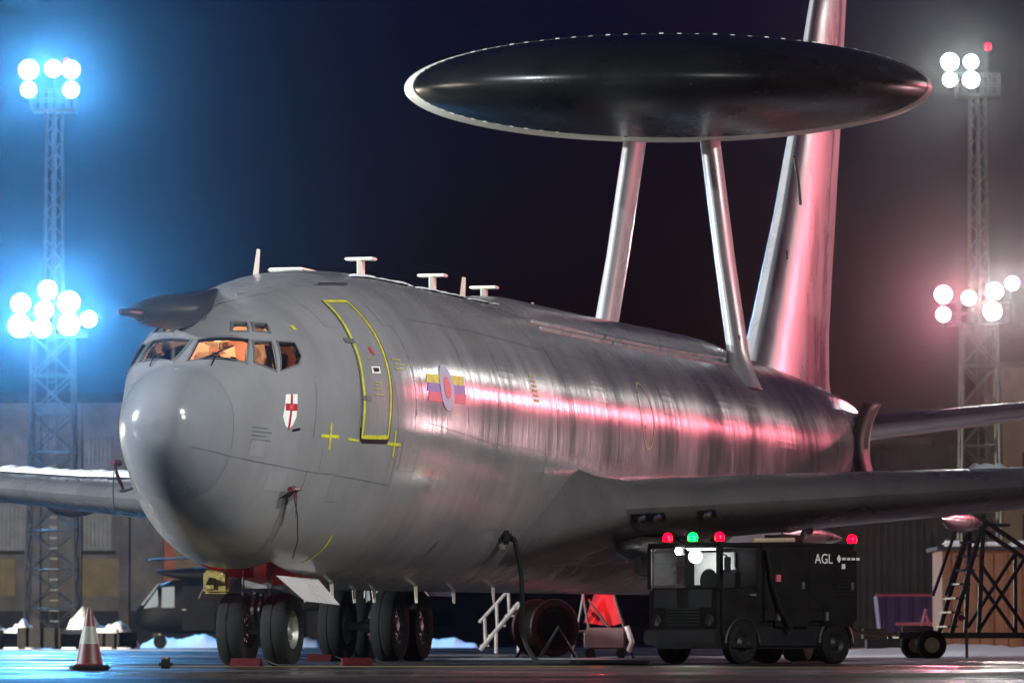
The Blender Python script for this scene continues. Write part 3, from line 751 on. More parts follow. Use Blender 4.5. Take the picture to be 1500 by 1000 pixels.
# ------------------------------------------------------------------ floodlight masts
galv = mat('galvanised_steel', (.15, .155, .16), .42, metal=.5, noise=.2, nscale=5)
casing = mat('floodlight_casing', (.03, .03, .035), .5, noise=.2)
lens_m = {}
def lens(key, col, s=22):
    if key not in lens_m:
        lens_m[key] = mat('lamp_lens_' + key, (.8, .8, .8), .3, emit=col, estr=s); lens_m[key].cycles.emission_sampling = 'NONE'
    return lens_m[key]
def face(x, y, tx, ty): return math.atan2(tx - x, -(ty - y))
def mast(loc, rz, label, zl, zu, base, w1, lower, upper, cl, cu, pl, pu, red=None, top_w=.85, each=False, cone=172, dip=10):
    """lattice mast: legs, bracing, two lamp platforms, floodlights; local -y faces the apron"""
    t = empty('floodlight_mast', loc, rz, label, 'floodlight mast', 'floodlight masts round the apron')
    for sx in (-1, 1):
        for sy in (-1, 1):
            MB().tube([(sx*base/2, sy*base/2, 0), (sx*w1/2, sy*w1/2, zl)], .075, 6).build('leg', galv, t)
    br = MB(); nb = 8
    for i in range(nb):
        z0, z1 = zl*i/nb, zl*(i+1)/nb; a0, a1 = (base+(w1-base)*i/nb)/2, (base+(w1-base)*(i+1)/nb)/2
        for k in range(4):
            c = [(-1,-1),(1,-1),(1,1),(-1,1)]; p, q = c[k], c[(k+1) % 4]
            br.tube([(p[0]*a0, p[1]*a0, z0), (q[0]*a1, q[1]*a1, z1)], .035, 4); br.tube([(q[0]*a0, q[1]*a0, z0), (p[0]*a1, p[1]*a1, z1)], .035, 4)
            br.tube([(p[0]*a1, p[1]*a1, z1), (q[0]*a1, q[1]*a1, z1)], .03, 4)
    br.build('bracing', galv, t)
    tw = top_w/2; tm = MB()
    for sx in (-1, 1):
        for sy in (-1, 1): tm.tube([(sx*tw, sy*tw, zl), (sx*tw*.8, sy*tw*.8, zu)], .05, 6)
    nb2 = 9
    for i in range(nb2):
        z0, z1 = zl+(zu-zl)*i/nb2, zl+(zu-zl)*(i+1)/nb2
        for k in range(4):
            c = [(-1,-1),(1,-1),(1,1),(-1,1)]; p, q = c[k], c[(k+1) % 4]
            if i % 2: p, q = q, p
            tm.tube([(p[0]*tw*.9, p[1]*tw*.9, z0), (q[0]*tw*.9, q[1]*tw*.9, z1)], .025, 4)
    tm.tube([(.0, 0, zl), (0, 0, zu)], .11, 8).build('upper_mast', galv, t)
    # ladder
    ldr = MB(); ldr.tube([(base*.1-.2, -base/2-.1, 0), (-.2, -w1/2-.12, zl)], .025, 4).tube([(base*.1+.2, -base/2-.1, 0), (.2, -w1/2-.12, zl)], .025, 4)
    for i in range(30): ldr.box((.0+base*.1*(1-i/30), -base/2-.1 + (base-w1)/2*i/30, zl*(i+.5)/30), (.4, .03, .03))
    ldr.build('ladder', galv, t)
    for z, w, lst, col, key, pw in ((zl, 3.0, lower, cl, 'low', pl), (zu, 1.9, upper, cu, 'high', pu)):
        pf = MB().box((0, 0, z + .05), (w, 1.3, .10))
        p = pf.build('platform', galv, t)
        rl = MB()
        for x in np.linspace(-w/2, w/2, 6): rl.tube([(x, -.62, z), (x, -.62, z + 1.0)], .022, 4).tube([(x, .62, z), (x, .62, z + 1.0)], .022, 4)
        for zz in (.55, 1.0): rl.tube([(-w/2, -.62, z+zz), (w/2, -.62, z+zz)], .022, 4).tube([(-w/2, .62, z+zz), (w/2, .62, z+zz)], .022, 4)
        for sx in (-w/2, w/2): rl.tube([(sx, -.62, z+1.0), (sx, .62, z+1.0)], .022, 4)
        rl.build('railing', galv, p)
        for x, dz, sz, c2 in lst:
            f = MB().rbox((x, -.55, z + dz), (sz*.8, .35, sz*.8), .2*sz).tube([(x, -.3, z + dz), (x, 0, z + dz), (x, 0, z + .1)], .04, 6).build('floodlight', casing, t)
            cc = c2 or col; vr = random.Random(int(x*100 + z*31 + dz*7)); k_ = .78 + .34*vr.random(); st_ = (5, 9, 22, 14)[vr.randrange(4)]
            MB().lathe([(sz*.50*k_, .0), (sz*.45*k_, -.05), (sz*.2, -.09), (.0, -.10)], 20, 'Y', (x, -.73, z + dz)).build('lens', lens(key + str(st_) + str([round(q, 1) for q in cc]), tuple(min(1, .35 + .65*q) for q in cc), st_), f, smooth=60)
        spots = [(x, z + dz, c2 or col) for x, dz, sz, c2 in lst] if each else [(0, z + 1.2, col)]
        for x, zz, cc in spots:
            d = bpy.data.lights.new('floodlight_beam', 'SPOT'); d.energy = pw / len(spots); d.color = cc; d.shadow_soft_size = .3 if each else .6; d.spot_size = R(cone); d.spot_blend = .25 if cone > 150 else 1.0
            o = bpy.data.objects.new('floodlight_beam', d); COL.objects.link(o); o.parent = t; o.location = (x, -1.3, zz); o.rotation_euler = (R(dip - 90), 0, 0)
    if red:
        rb = MB().tube([(red, 0, zu + .1), (red, 0, zu + 2.2)], .03, 6).build('lamp_post', galv, t)
        MB().lathe([(0, zu + 2.1), (.13, zu + 2.15), (.15, zu + 2.3), (.1, zu + 2.42), (0, zu + 2.45)], 14, 'Z', (red, 0, 0)).build('obstruction_lamp', mat('red_lamp', (.6, .02, .03), .3, emit=(1, .01, .03), estr=5), rb, smooth=60)
    return t
# left mast
XL, _ = at(76, 900, 230)
mast((XL, 230, 0), 0, 'tall lattice mast with blue white floodlights left of the aircraft nose', 13.9, 24.0, 2.3, 1.75,
     [(-1.45, .45, .95, None), (-1.4, 1.45, .95, None), (-.35, 1.15, .95, None), (-.2, 2.05, .95, None), (.75, .5, .95, None), (.75, 1.5, .95, None), (1.65, .75, .9, None), (-.45, .35, .8, None)],
     [(-1.1, .95, .9, None), (-1.1, 1.85, .9, None), (0, 1.9, .85, None), (.8, .95, .9, None), (.8, 1.85, .9, None)],
     C_BLUE, C_BLUE, P_LEFT, P_LEFT*.6, red=.55, each=True)
XR, _ = at(1436, 900, 230)
mast((XR, 230, 0), 0, 'lattice mast with pinkish lower floodlights at the right beyond the tail', 14.4, 24.7, 1.9, 1.5,
     [(-1.65, .45, .8, None), (-1.65, 1.35, .8, None), (-.5, 1.2, .8, (1, .55, .32)), (.55, .6, .95, (1, .9, .9)), (.65, 1.5, .9, (1, .9, .9)), (1.45, 1.85, .75, (1, .9, .9))],
     [(-1.3, .7, .8, None), (-1.3, 1.5, .8, None), (-.35, .7, .8, None), (-.35, 1.5, .8, None)],
     C_ROSE, C_WHITE, P_RIGHT_PINK, P_RIGHT_WHITE, red=.48, each=True)
# the same kind of mast stands further round the apron, outside the picture
mast((-58, 57, 0), face(-58, 57, 0, 78), 'white floodlight mast standing out on the left of the apron', 15, 22, 2.3, 1.75,
     [(-1.3, .6, .95, None), (0, .6, .95, None), (1.3, .6, .95, None)], [(-.6, .8, .9, None), (.6, .8, .9, None)], C_COOL, C_COOL, P_SIDE, P_SIDE*.4, cone=70, dip=8)
mast((21, 36, 0), face(21, 36, -8, 66), 'white floodlight mast standing on the near right side of the apron', 13, 25, 2.3, 1.75,
     [(-1.3, .6, .95, None), (0, .6, .95, None), (1.3, .6, .95, None)], [(-.6, .8, .9, None), (.6, .8, .9, None)], C_WHITE, C_WHITE, P_APRON*.35, P_APRON*.95, cone=64, dip=17)
mast((78, 196, 0), face(78, 196, 5, 88), 'pink floodlight mast standing far out on the right of the apron', 19, 31, 2.3, 1.75,
     [(-1.3, .6, .95, None), (0, .6, .95, None), (1.3, .6, .95, None)], [(-.6, .8, .9, None), (.6, .8, .9, None)], C_PINK, C_WHITE, P_PINK, P_AFT, cone=60, dip=5)

# small wheeled light towers, added out of view as fill light
def fill_light_tower(loc, rz, label, power, col):
    lt_ = empty('fill_light_tower', loc, rz, label, 'light tower', 'added wheeled fill lights')
    MB().rbox((0, 0, .6), (1.6, 1.0, .7), .08).build('body', tower_paint, lt_)
    for x in (-.5, .5): MB().lathe([(0, -.1), (.22, -.1), (.28, -.05), (.28, .05), (.22, .1), (0, .1)], 18, 'Y', (x, -.5, .28)).build('wheel', M['rubber'], lt_)
    MB().tube([(0, 0, .9), (0, 0, 2.9)], .05, 8).build('pole', galv, lt_)
    MB().tube([(-.8, 0, 2.9), (.8, 0, 2.9)], .04, 8).build('cross_bar', galv, lt_)
    for x in (-.6, .6):
        f = MB().rbox((x, -.05, 2.9), (.45, .2, .35), .04).build('lamp', casing, lt_)
        MB().box((x, -.16, 2.9), (.38, .02, .28)).build('lens', lens('tower%.2f' % col[1], col), f)
    ld = bpy.data.lights.new('tower_beam', 'POINT'); ld.energy = power; ld.color = col; ld.shadow_soft_size = .3
    lo = bpy.data.objects.new('tower_beam', ld); COL.objects.link(lo); lo.parent = lt_; lo.location = (0, -.6, 2.9)
tower_paint = mat('fill_tower_paint', (.5, .38, .05), .5, noise=.2)
fill_light_tower((-26, 98, 0), R(65), 'added wheeled fill light tower on the left of the apron with cream lamps', P_FILL_TOWER, (1, .92, .76))
fill_light_tower((-36, 168, 0), R(165), 'added wheeled fill light tower with warm lamps in front of the hangar', 120000, (1, .88, .70))
fill_light_tower((30, 108, 0), R(-150), 'added wheeled fill light tower with orange pink lamps near the cabin', 6500, (1, .58, .60))

# ------------------------------------------------------------------ hangars and buildings
def cast_wall(name, w, z0, z1, mt, parent, y=0.0, d=.6, x0=0): return MB().box((x0 + w/2, y + d/2, (z0+z1)/2), (w, d, z1-z0)).build(name, mt, parent)
conc = mat('hangar_concrete', (.20, .19, .17), .8, noise=.45, nscale=.5, bump=.02, bscale=3)
ochre = mat('ochre_render', (.30, .24, .12), .8, noise=.3, nscale=.8, bump=.01, bscale=4)
steelsheet = mat('ribbed_steel', (.16, .17, .18), .5, metal=.2, noise=.3, nscale=1.5)
darkbase = mat('dark_plinth', (.03, .03, .033), .8, noise=.3)
orange = mat('orange_door_paint', (.48, .13, .05), .6, noise=.2)
x0, zt = at(-130, 590, 262); x1, _ = at(470, 590, 262)
hg = empty('hangar', (x0, 262, 0), 0, 'grey concrete hangar with ribbed shutters behind the left mast', 'hangar')
W = x1 - x0
cast_wall('wall', W, 0, zt, conc, hg, 0, 14)
MB().box((W/2, 7, zt + .25), (W + 1, 15, .5)).build('roof', darkbase, hg)
MB().box((W/2, -.15, .9), (W, .3, 1.8)).build('plinth', darkbase, hg)
def px2x(px): return at(px, 900, 262)[0] - x0
def shutter(pa, pb, ya, yb):
    a, b = px2x(pa), px2x(pb); z1 = at(0, ya, 262)[1]; z0 = at(0, yb, 262)[1]
    f = MB().box(((a+b)/2, -.03, (z0+z1)/2), (b-a, .06, z1-z0)).build('shutter', steelsheet, hg)
    n = max(5, int((pb - pa) / 6)); r = MB()
    for i in range(n): r.box((a + (b-a)*(i+.5)/n, -.10, (z0+z1)/2), ((b-a)/n*.5, .09, z1-z0))
    r.build('shutter_rib', steelsheet, f)
    MB().box(((a+b)/2, -.14, z0 - .1), (b-a+.3, .25, .2)).build('sill', darkbase, f)
for pa, pb in ((-75, -25), (-8, 40), (122, 164), (300, 345)):
    shutter(pa, pb, 740, 806); shutter(pa, pb, 640, 690)
for pa, pb in ((0, 22), (120, 180), (40, 48)):
    a, b = px2x(pa), px2x(pb); z1 = at(0, 818, 262)[1]; z0 = at(0, 872, 262)[1]
    MB().box(((a+b)/2, -.05, (z0+z1)/2), (b-a, .1, z1-z0)).build('ochre_panel', ochre, hg)
for px in (-20, 52, 112, 182, 232, 290):
    a = px2x(px); MB().box((a, -.2, zt/2), (.5, .4, zt)).build('pilaster', conc, hg)
a, b = px2x(240), px2x(300); z1 = at(0, 788, 262)[1]
dr = MB().box(((a+b)/2, -.06, (z1+1.8)/2), (b-a, .12, z1-1.8)).build('sliding_door', ochre, hg)
q = MB()
for i in range(12): q.box((a + (b-a)*(i+.5)/12, -.15, (z1+1.8)/2), (.09, .08, z1-1.8))
q.build('door_rib', ochre, dr)
MB().box((a + .3, -.16, (z1+1.8)/2), (.6, .1, z1-1.8)).build('door_edge', orange, dr)

dk = mat('dark_hangar_sheet', (.045, .045, .055), .6, noise=.4, nscale=.6)
xa, za = at(455, 872, 330); xb, _ = at(1120, 872, 330)
lb = empty('low_building', (xa, 330, 0), 0, 'long low dark building far behind the undercarriage', 'building')
MB().box(((xb-xa)/2, 5, za/2), (xb-xa, 10, za)).build('wall', dk, lb); MB().box(((xb-xa)/2, 5, za+.2), (xb-xa+.6, 10.6, .4)).build('roof', darkbase, lb)
for i in range(9):
    f = MB().box((2.2 + i*3.1, -.04, 1.7), (1.7, .08, 1.0)).build('window', darkbase, lb)
xa, za = at(1262, 643, 285); xb, _ = at(1366, 643, 285); xd, _ = at(1130, 700, 285); xe, _ = at(1560, 700, 285)
brn = mat('brown_shed_cladding', (.10, .08, .07), .7, noise=.3, nscale=.6)
sh = empty('shed', (xd, 285, 0), 0, 'wide dark brown shed seen above and below the near wing', 'shed')
MB().box(((xe-xd)/2, 8, (za-.3)/2), (xe-xd, 16, za-.3)).build('wall', dk, sh)
MB().box((((xb+xa)/2-xd), 4, za/2+.1), (xb-xa, 7, za)).build('roof_house', brn, sh)
MB().tube([(xb-xd-3.4, -1.2, za-1.5), (xb-xd-3.4, -1.2, za-.7), (xb-xd-2.9, -1.2, za-.4), (xb-xd-2.3, -1.2, za-.6)], .16, 8).build('vent_pipe', darkbase, sh)
rb = MB()
for i in range(44): rb.box((xa-xd-3+i*.4, -.06, (za-.3)/2), (.1, .12, za-.4))
rb.build('wall_rib', dk, sh)
xa, za = at(1468, 538, 275); xb, _ = at(1580, 540, 275)
tb = empty('block', (xa, 275, 0), 0, 'tan rendered building block at the right edge behind the mast', 'building')
tan = mat('tan_render', (.34, .26, .18), .8, noise=.2, nscale=.6, bump=.01)
MB().box(((xb-xa)/2, 5, za/2), (xb-xa, 10, za)).build('wall', tan, tb); MB().box(((xb-xa)/2, 5, za+.15), (xb-xa+.4, 10.4, .3)).build('parapet', conc, tb)
for k in range(3):
    MB().box((1.6, -.03, 3 + k*3.3), (1.1, .06, 1.5)).build('window', darkbase, tb)
# small cabin with snow on its roof
xa, za = at(1380, 806, 130); xb, _ = at(1580, 806, 130)
cb = empty('cabin', (xa, 130, 0), 0, 'small orange lit site cabin with snow on its flat roof', 'cabin')
cabm = mat('cabin_boards', (.26, .115, .055), .7, noise=.2, nscale=2)
MB().box(((xb-xa)/2, 1.5, za/2), (xb-xa, 3, za)).build('wall', cabm, cb)
MB().box(((xb-xa)/2, 1.4, za+.05), (xb-xa+.3, 3.4, .10)).build('roof', darkbase, cb)
sn = MB(); 
for i in range(7): sn.rbox((.25 + i*.52 + .1*(i % 2), -.05+.05*(i % 3), za + .17), (.46 - .06*(i % 2), .6, .16 - .03*(i % 3)), .06)
sn.build('roof_snow', M['snow'], cb)
for i in range(9):
    MB().box((.36*i + .18, -.02, za/2), (.05, .05, za-.1)).build('batten', cabm, cb)
wf = MB().box((2.95, -.03, 1.75), (.5, .06, .62)).build('window_frame', M['white'], cb); MB().box((2.95, -.065, 1.75), (.4, .02, .52)).build('pane', darkbase, wf)

# ------------------------------------------------------------------ ground snow, crates, far clutter
slush = mat('dirty_slush', (.30, .30, .31), .45, noise=.4, nscale=1.2, bump=.02, bscale=5)
def snow_sheet(px0, px1, Y0, Y1, label, seed):
    r = random.Random(seed); a, b = at(px0, 900, (Y0+Y1)/2)[0], at(px1, 900, (Y0+Y1)/2)[0]; cx, cy = (a+b)/2, (Y0+Y1)/2; n = 48
    ph = [r.random()*6.28 for _ in range(4)]
    edge = []
    for k in range(n):
        t = 2*math.pi*k/n; q = 1 + .12*math.sin(3*t+ph[0]) + .08*math.sin(7*t+ph[1]) + .06*math.sin(13*t+ph[2])
        edge.append((math.copysign(abs(math.cos(t))**.6, math.cos(t))*q, math.copysign(abs(math.sin(t))**.6, math.sin(t))*q))
    rings = [[(cx + x*(b-a)/2*k, cy + y*(Y1-Y0)/2*k, z) for x, y in edge] for k, z in ((.05, .03), (.4, .03), (.8, .028), (.96, .018), (1, .002))]
    return tag(MB().loft(rings, caps=False).build('snow_cover', M['snow'], None, smooth=80), label, 'snow', None, 'stuff')
snow_sheet(1150, 1700, 84, 112, 'flat snow covering the apron beyond the steps trailer', 4)
snow_sheet(-120, 330, 150, 172, 'flat wet snow strip in front of the far crates', 9)
for k, (pa, pb, ya, yb) in enumerate(((-80, 210, 118, 131), (60, 300, 100, 106), (330, 520, 125, 133), (520, 760, 108, 114), (640, 930, 88, 91), (-60, 120, 84, 88), (900, 1250, 96, 101), (1180, 1420, 74, 77))):
    snow_sheet(pa, pb, ya, yb, ('broad wet slush patch on the apron far left', 'narrow slush strip left of the nose wheels', 'slush streak beyond the nose wheels', 'slush streak behind the main wheels', 'thin slush streak below the wing root', 'slush smear behind the traffic cone', 'slush strip behind the truck', 'dirty slush strip between truck and steps')[k], 20 + k).data.materials[0] = slush
rng = random.Random(5)
def snow_bank(px0, px1, Y, h, label, dpt=2.5, n=26):
    a, b = at(px0, 900, Y)[0], at(px1, 900, Y)[0]; g = []; r = random.Random(px0)
    off = [r.random()*6.28 for _ in range(4)]
    for i in range(n + 1):
        u = i / n; e = math.sin(math.pi*u)**.5; x = a + (b-a)*u
        hh = h*e*(.68 + .16*math.sin(5*u+off[0]) + .12*math.sin(13*u+off[1]) + .08*r.random())
        g.append([(x, Y + dpt*v, max(0, hh*math.sin(math.pi*(v+.5)*1.0)*(1+.2*r.random())) if abs(v) < .5 else 0) for v in np.linspace(-.5, .5, 8)])
    return tag(MB().sheet(g).build('snow_bank', M['snow'], None, smooth=80), label, 'snow bank', None, 'stuff')
snow_bank(-60, 60, 186, 1.55, 'heap of shovelled snow at the far left edge')
snow_bank(85, 205, 187, 1.6, 'lumpy snow heap between the crates and the helicopter')
snow_bank(205, 330, 215, .7, 'low snow bank under the helicopter')
snow_bank(425, 470, 230, .6, 'small snow heap between nose wheels and main wheels', n=14)
snow_bank(615, 700, 225, .55, 'reddish lit snow bank behind the main wheels')
snow_bank(1225, 1640, 118, .33, 'wide pale snow bank at the foot of the right cabin', dpt=5)
snow_bank(1240, 1560, 100, .14, 'thin strip of packed snow beside the steps trailer', dpt=3)
CRATE_K = .62
cratem = mat('dark_crate', (.018, .017, .016), .7, noise=.4, nscale=4)
for i, (px, w, h, lab) in enumerate(((-25, 1.3, .95, 'dark crate at the left edge with snow on top'), (12, 1.0, .8, 'small dark crate second from the left edge'), (57, 1.5, 1.1, 'tall dark crate left of the traffic cone'),
                             (97, 1.1, .75, 'low dark crate just left of the traffic cone'), (150, 1.2, .8, 'low dark crate just right of the traffic cone'), (178, .9, .85, 'dark crate close to the helicopter nose'))):
    X = at(px, 900, 178)[0]; h *= CRATE_K
    c = empty('crate', (X, 178 + i % 2, 0), .1*(i % 3 - 1), lab, 'crate', 'crates along the far side of the apron')
    MB().box((0, 0, h/2 + .08), (w, .9, h)).build('body', cratem, c)
    for k in range(3): MB().box((-w/2 + w*(k+.5)/3, -.47, h/2 + .08), (.09, .04, h)).build('batten', cratem, c)
    for q in (-1, 1): MB().box((q*w*.35, 0, .04), (.12, .9, .08)).build('runner', cratem, c)
    if i in (0, 3, 4): MB().rbox((0, 0, h + .16), (w*.95, .85, .16), .06).build('snow_cap', M['snow'], c)

# ------------------------------------------------------------------ helicopter
X, _ = at(197, 900, 200)
heli = empty('helicopter', (X, 200, 0), 0, 'dark helicopter with folded blades parked behind the nose wheels', 'helicopter')
hm = mat('helicopter_dark_paint', (.004, .0042, .005), .6, spec=.12, noise=.3, nscale=2)
rg = []
for x, zb, zt_, w in ((0, 1.0, 1.35, .15), (.15, .82, 1.62, .45), (.5, .66, 1.98, .75), (1.0, .58, 2.48, .92), (1.5, .56, 2.66, .98), (3.4, .56, 2.72, 1.0), (4.6, .68, 2.6, .85), (5.6, 1.1, 2.3, .5), (6.4, 1.4, 2.0, .3), (10.4, 1.75, 2.1, .16)):
    ring_ = []
    for a in np.linspace(0, 2*math.pi, 28, endpoint=False):
        c, s_ = math.cos(a), math.sin(a); ring_.append((x, w*math.copysign(abs(c)**.7, c), (zb+zt_)/2 + (zt_-zb)/2*math.copysign(abs(s_)**.75, s_)))
    rg.append(ring_)
hb = MB().loft(rg).build('body', hm, heli, smooth=50)
hgl = mat('helicopter_glass', (.45, .55, .65), .05, metal=.6)
for pts in ([(.42, 1.55), (.95, 2.30), (1.0, 1.62)], [(1.12, 1.58), (1.14, 2.36), (1.62, 2.40), (1.62, 1.58)]):
    n = len(pts)
    for sd in (-1, 1):
        MB().prism(pts, 'Y', sd*.985 if pts[0][0] > .5 else sd*.86, sd*1.02 if pts[0][0] > .5 else sd*.9).build('side_window', hgl, heli)
MB().prism([(.30, 1.70), (.95, 2.52), (1.0, 2.50), (.38, 1.66)], 'Y', -.55, .55).build('windscreen', hgl, heli)
dd = MB().box((2.55, -1.015, 1.55), (1.25, .04, 1.7)).build('cabin_door', hm, heli)
MB().box((2.0, -1.05, 1.5), (.16, .03, .06)).build('handle', M['hub'], dd)
MB().loft([[(x, w*math.cos(a), zc + h*math.sin(a)) for a in np.linspace(0, 2*math.pi, 18, endpoint=False)] for x, w, zc, h in ((.85, .08, 2.98, .05), (1.3, .35, 2.92, .14), (2.2, .55, 2.86, .28), (3.6, .6, 2.84, .34), (5.0, .4, 2.7, .3), (6.0, .1, 2.5, .1))]).build('engine_cowling', hm, heli, smooth=50)
rt = MB().tube([(2.9, 0, 3.0), (2.9, 0, 3.55)], .12, 10).lathe([(.3, 3.42), (.34, 3.5), (.3, 3.6), (.0, 3.66)], 16, 'Z', (2.9, 0, 0)).build('rotor_head', M['gear'], heli)
for a in (8, 172, 30, 150):
    ca, sa = math.cos(R(a)), math.sin(R(a)); L = 6.0 if ca > 0 else 2.4
    MB().loft([[(2.9 + ca*d - sa*q, sa*d + ca*q, 3.52 - .012*d*d + zz) for q, zz in ((-.2, 0), (0, .03), (.2, 0), (0, -.03))] for d in np.linspace(.3, L, 8)]).build('rotor_blade', hm, rt)
for x, y in ((1.0, 0), (3.9, -.9), (3.9, .9)):
    l_ = MB().tube([(x, y, .85), (x, y, .3)], .06, 8).build('undercarriage_leg', M['gear'], heli)
    MB().lathe([(.0, -.1), (.2, -.1), (.26, -.05), (.26, .05), (.2, .1), (0, .1)], 18, 'Y', (x, y, .26)).build('wheel', M['rubber'], l_, smooth=40)
MB().loft([[(9.6+dx, .05*k, 1.8+zz) for dx, k in ((0, 0), (.3, 1), (.8, 0), (.3, -1))] for zz, dx0 in ((0, 0), (1.5, .5))]).build('tail_fin', hm, heli)

# ------------------------------------------------------------------ traffic cone, chocks, streamers
X, _ = at(131, 900, 58.5)
cone = empty('traffic_cone', (X, 58.5, 0), .2, 'dirty red and white traffic cone standing on the apron at left', 'traffic cone')
coner = mat('cone_red_plastic', (.07, .006, .006), .5, noise=.3, nscale=14); conew = mat('cone_white_sleeve', (.17, .165, .15), .5, noise=.25, nscale=14)
MB().rbox((0, 0, .03), (.44, .44, .06), .02).build('base', M['rubber'], cone)
def cr_(z): return .16 - .135*(z - .06)/.66
MB().lathe([(.19, .06), (cr_(.075), .075), (cr_(.30), .30)], 24).build('lower_cone', coner, cone, smooth=40)
MB().lathe([(cr_(.30)+.003, .30), (cr_(.50)+.003, .50)], 24).build('sleeve', conew, cone, smooth=40)
MB().lathe([(cr_(.50), .50), (cr_(.70), .70), (.02, .72), (0, .72)], 24).build('upper_cone', coner, cone, smooth=40)
def chock(s, y, label, rz=0):
    p = to_world(s, y, 0); c = empty('wheel_chock', p, math.pi/2 - TH + rz, label, 'chock', 'wheel chocks')
    MB().prism([(-.11, 0), (.11, 0), (.02, .11), (-.02, .11)], 'Y', -.2, .2).build('wedge', M['chock'], c)
    MB().tube([(0, -.25, .08), (.05, -.4, .02), (.3, -.6, .015)], .012, 6).build('rope', M['strap'], c)
chock(3.72, 0, 'red chock in front of the nose wheels'); chock(5.5, -.95, 'red chock lying just right of the nose wheels', .5)
chock(19.75, 3.9, 'red chock in front of the main wheels')
X, _ = at(243, 900, 62)
d_ = empty('tie_down_ring', (X, 62, 0), 0, 'small dark block lying on the apron beside the nose wheels', 'tie down'); MB().rbox((0, 0, .05), (.16, .16, .10), .03).build('block', M['rubber'], d_); MB().lathe([(.05, .10), (.06, .12), (.05, .14), (.04, .12)], 12).build('ring', M['steel'], d_)

def streamer(side, s, z, label, drop):
    p = skinpt(s - .15, z - .02, .13, side); w = to_world(*p)
    t = empty('pitot_cover', w, math.pi/2 - TH, label, 'pitot cover', 'pitot covers with red streamers')
    MB().tube([(-.12, 0, .02), (.12, 0, .02)], [.035, .045], 8).box((.12, .02*side, .03), (.16, .05, .03)).build('sleeve', M['redcloth'], t)
    rib = MB(); g = []
    for i in range(7): u = i/6; g.append([(.03 + .16*u - .03*math.cos(2*u), .03*side*math.sin(4*u), -.33*u), (.08 + .16*u, .03*side*math.cos(3*u), -.31*u)])
    f = rib.sheet(g).build('streamer', M['redcloth'], t); md = f.modifiers.new('thick', 'SOLIDIFY'); md.thickness = .006
    MB().tube([(-.02, .01*side, 0), (.04, .05*side, -.3), (.12 if side < 0 else .02, .03*side, -.62), (.16 if side < 0 else 0, -.05*side, -drop)], .009, 6).build('cord', M['strap'], t)
streamer(-1, 2.30, 2.27, 'dark red cover with hanging cord on the near side of the nose', .84)
streamer(1, 2.05, 2.60, 'dark red streamer hanging at the left edge of the nose', .6)

# power cable from the fuselage to the ground
pk = to_world(*skinpt(11.17, 1.815, .03)); q = lambda px, py, Y: Vector((at(px, py, Y)[0], Y, at(px, py, Y)[1]))
Y0 = pk.y
pts = [pk, pk + Vector((.12, -.12, -.02)), q(757, 805, Y0-.3), q(763, 835, Y0-.35), q(765, 880, Y0-.4), q(766, 925, Y0-.4), q(774, 950, Y0-.6), q(788, 968, Y0-.9), q(815, 972, Y0-1.4), q(870, 975, Y0-2), q(950, 977, Y0-2.5)]
sm_ = []
for i in range(len(pts)-1):
    a, b, c, d = pts[max(i-1, 0)], pts[i], pts[i+1], pts[min(i+2, len(pts)-1)]
    for k in range(6): t = k/6; sm_.append(.5*((2*b)+(c-a)*t+(2*a-5*b+4*c-d)*t*t+(3*b-a-3*c+d)*t**3))
sm_.append(pts[-1])
for p in sm_: p.z = max(p.z, .035)
cab = empty('power_cable', pk, 0, 'thick black ground power cable plugged into the belly of the aircraft', 'cable')
MB().tube([p - pk for p in sm_], .035, 8).build('cable', M['rubber'], cab, smooth=60)
MB().rbox((.02, -.05, 0), (.16, .22, .2), .04).build('plug', M['rubber'], cab); MB().tube([(-.05, -.08, -.12), (-.03, -.16, -.2)], .05, 8).build('lamp_cap', M['hub'], cab)
MB().tube([(-.08, 0, -.02), (-.35, .0, -.28), (-.62, .1, -.44)], .014, 6).build('lanyard', M['strap'], cab)

# ------------------------------------------------------------------ ground power truck
YT = 73.0; XT, _ = at(945, 900, YT)
tm = mat('truck_dark_paint', (.006, .0056, .0052), .65, spec=.18, noise=.3, nscale=3, rvar=.1); tglass = mat('cab_glass', (.9, .93, .95), .02, trans=1)
truck = empty('ground_power_truck', (XT + 1.60, YT + .9, 0), R(44), 'dark ground power truck with lit cab and red beacons under the near wing', 'truck')
# local: length along x, front at x = -1.45
Lh, Wd = 1.45, .72
tr_body = MB().rbox((.42, 0, 1.12), (2.06, Wd*2, 1.12), .06).build('body', tm, truck)
MB().rbox((.0, 0, .40), (2.8, Wd*1.86, .36), .04).build('chassis', M['black'], truck)
MB().rbox((.42, 0, 1.70), (1.96, Wd*1.9, .06), .02).build('roof_panel', tm, truck)
cabp = MB()
cabp.rbox((-1.05, 0, .72), (.86, Wd*2, .72), .05)           # lower cab
for sx in (-1.44, -.68):
    for sy in (-1, 1): cabp.box((sx, sy*(Wd-.04), 1.36), (.07, .07, .60))
cabp.rbox((-1.06, 0, 1.68), (.90, Wd*2, .07), .03).box((-.65, 0, 1.36), (.04, Wd*2-.1, .56))
cabo = cabp.build('cab', tm, truck)
MB().box((-1.46, 0, 1.355), (.012, Wd*2-.16, .53)).build('windscreen', tglass, cabo)
for sy in (-1, 1): MB().box((-1.06, sy*(Wd-.02), 1.355), (.70, .012, .53)).build('side_window', tglass, cabo)
inr = mat('cab_lining', (.72, .72, .66), .6, noise=.1)
MB().box((-.70, .12, 1.36), (.03, .78, .46)).build('cab_lining', inr, cabo)
MB().rbox((-.90, -.35, 1.16), (.12, .4, .36), .04).build('seat', M['black'], cabo)
MB().lathe([(.16, -.012), (.175, 0), (.16, .012), (.145, 0)], 20, 'X', (-1.26, -.3, 1.18)).build('steering_wheel', M['black'], cabo)
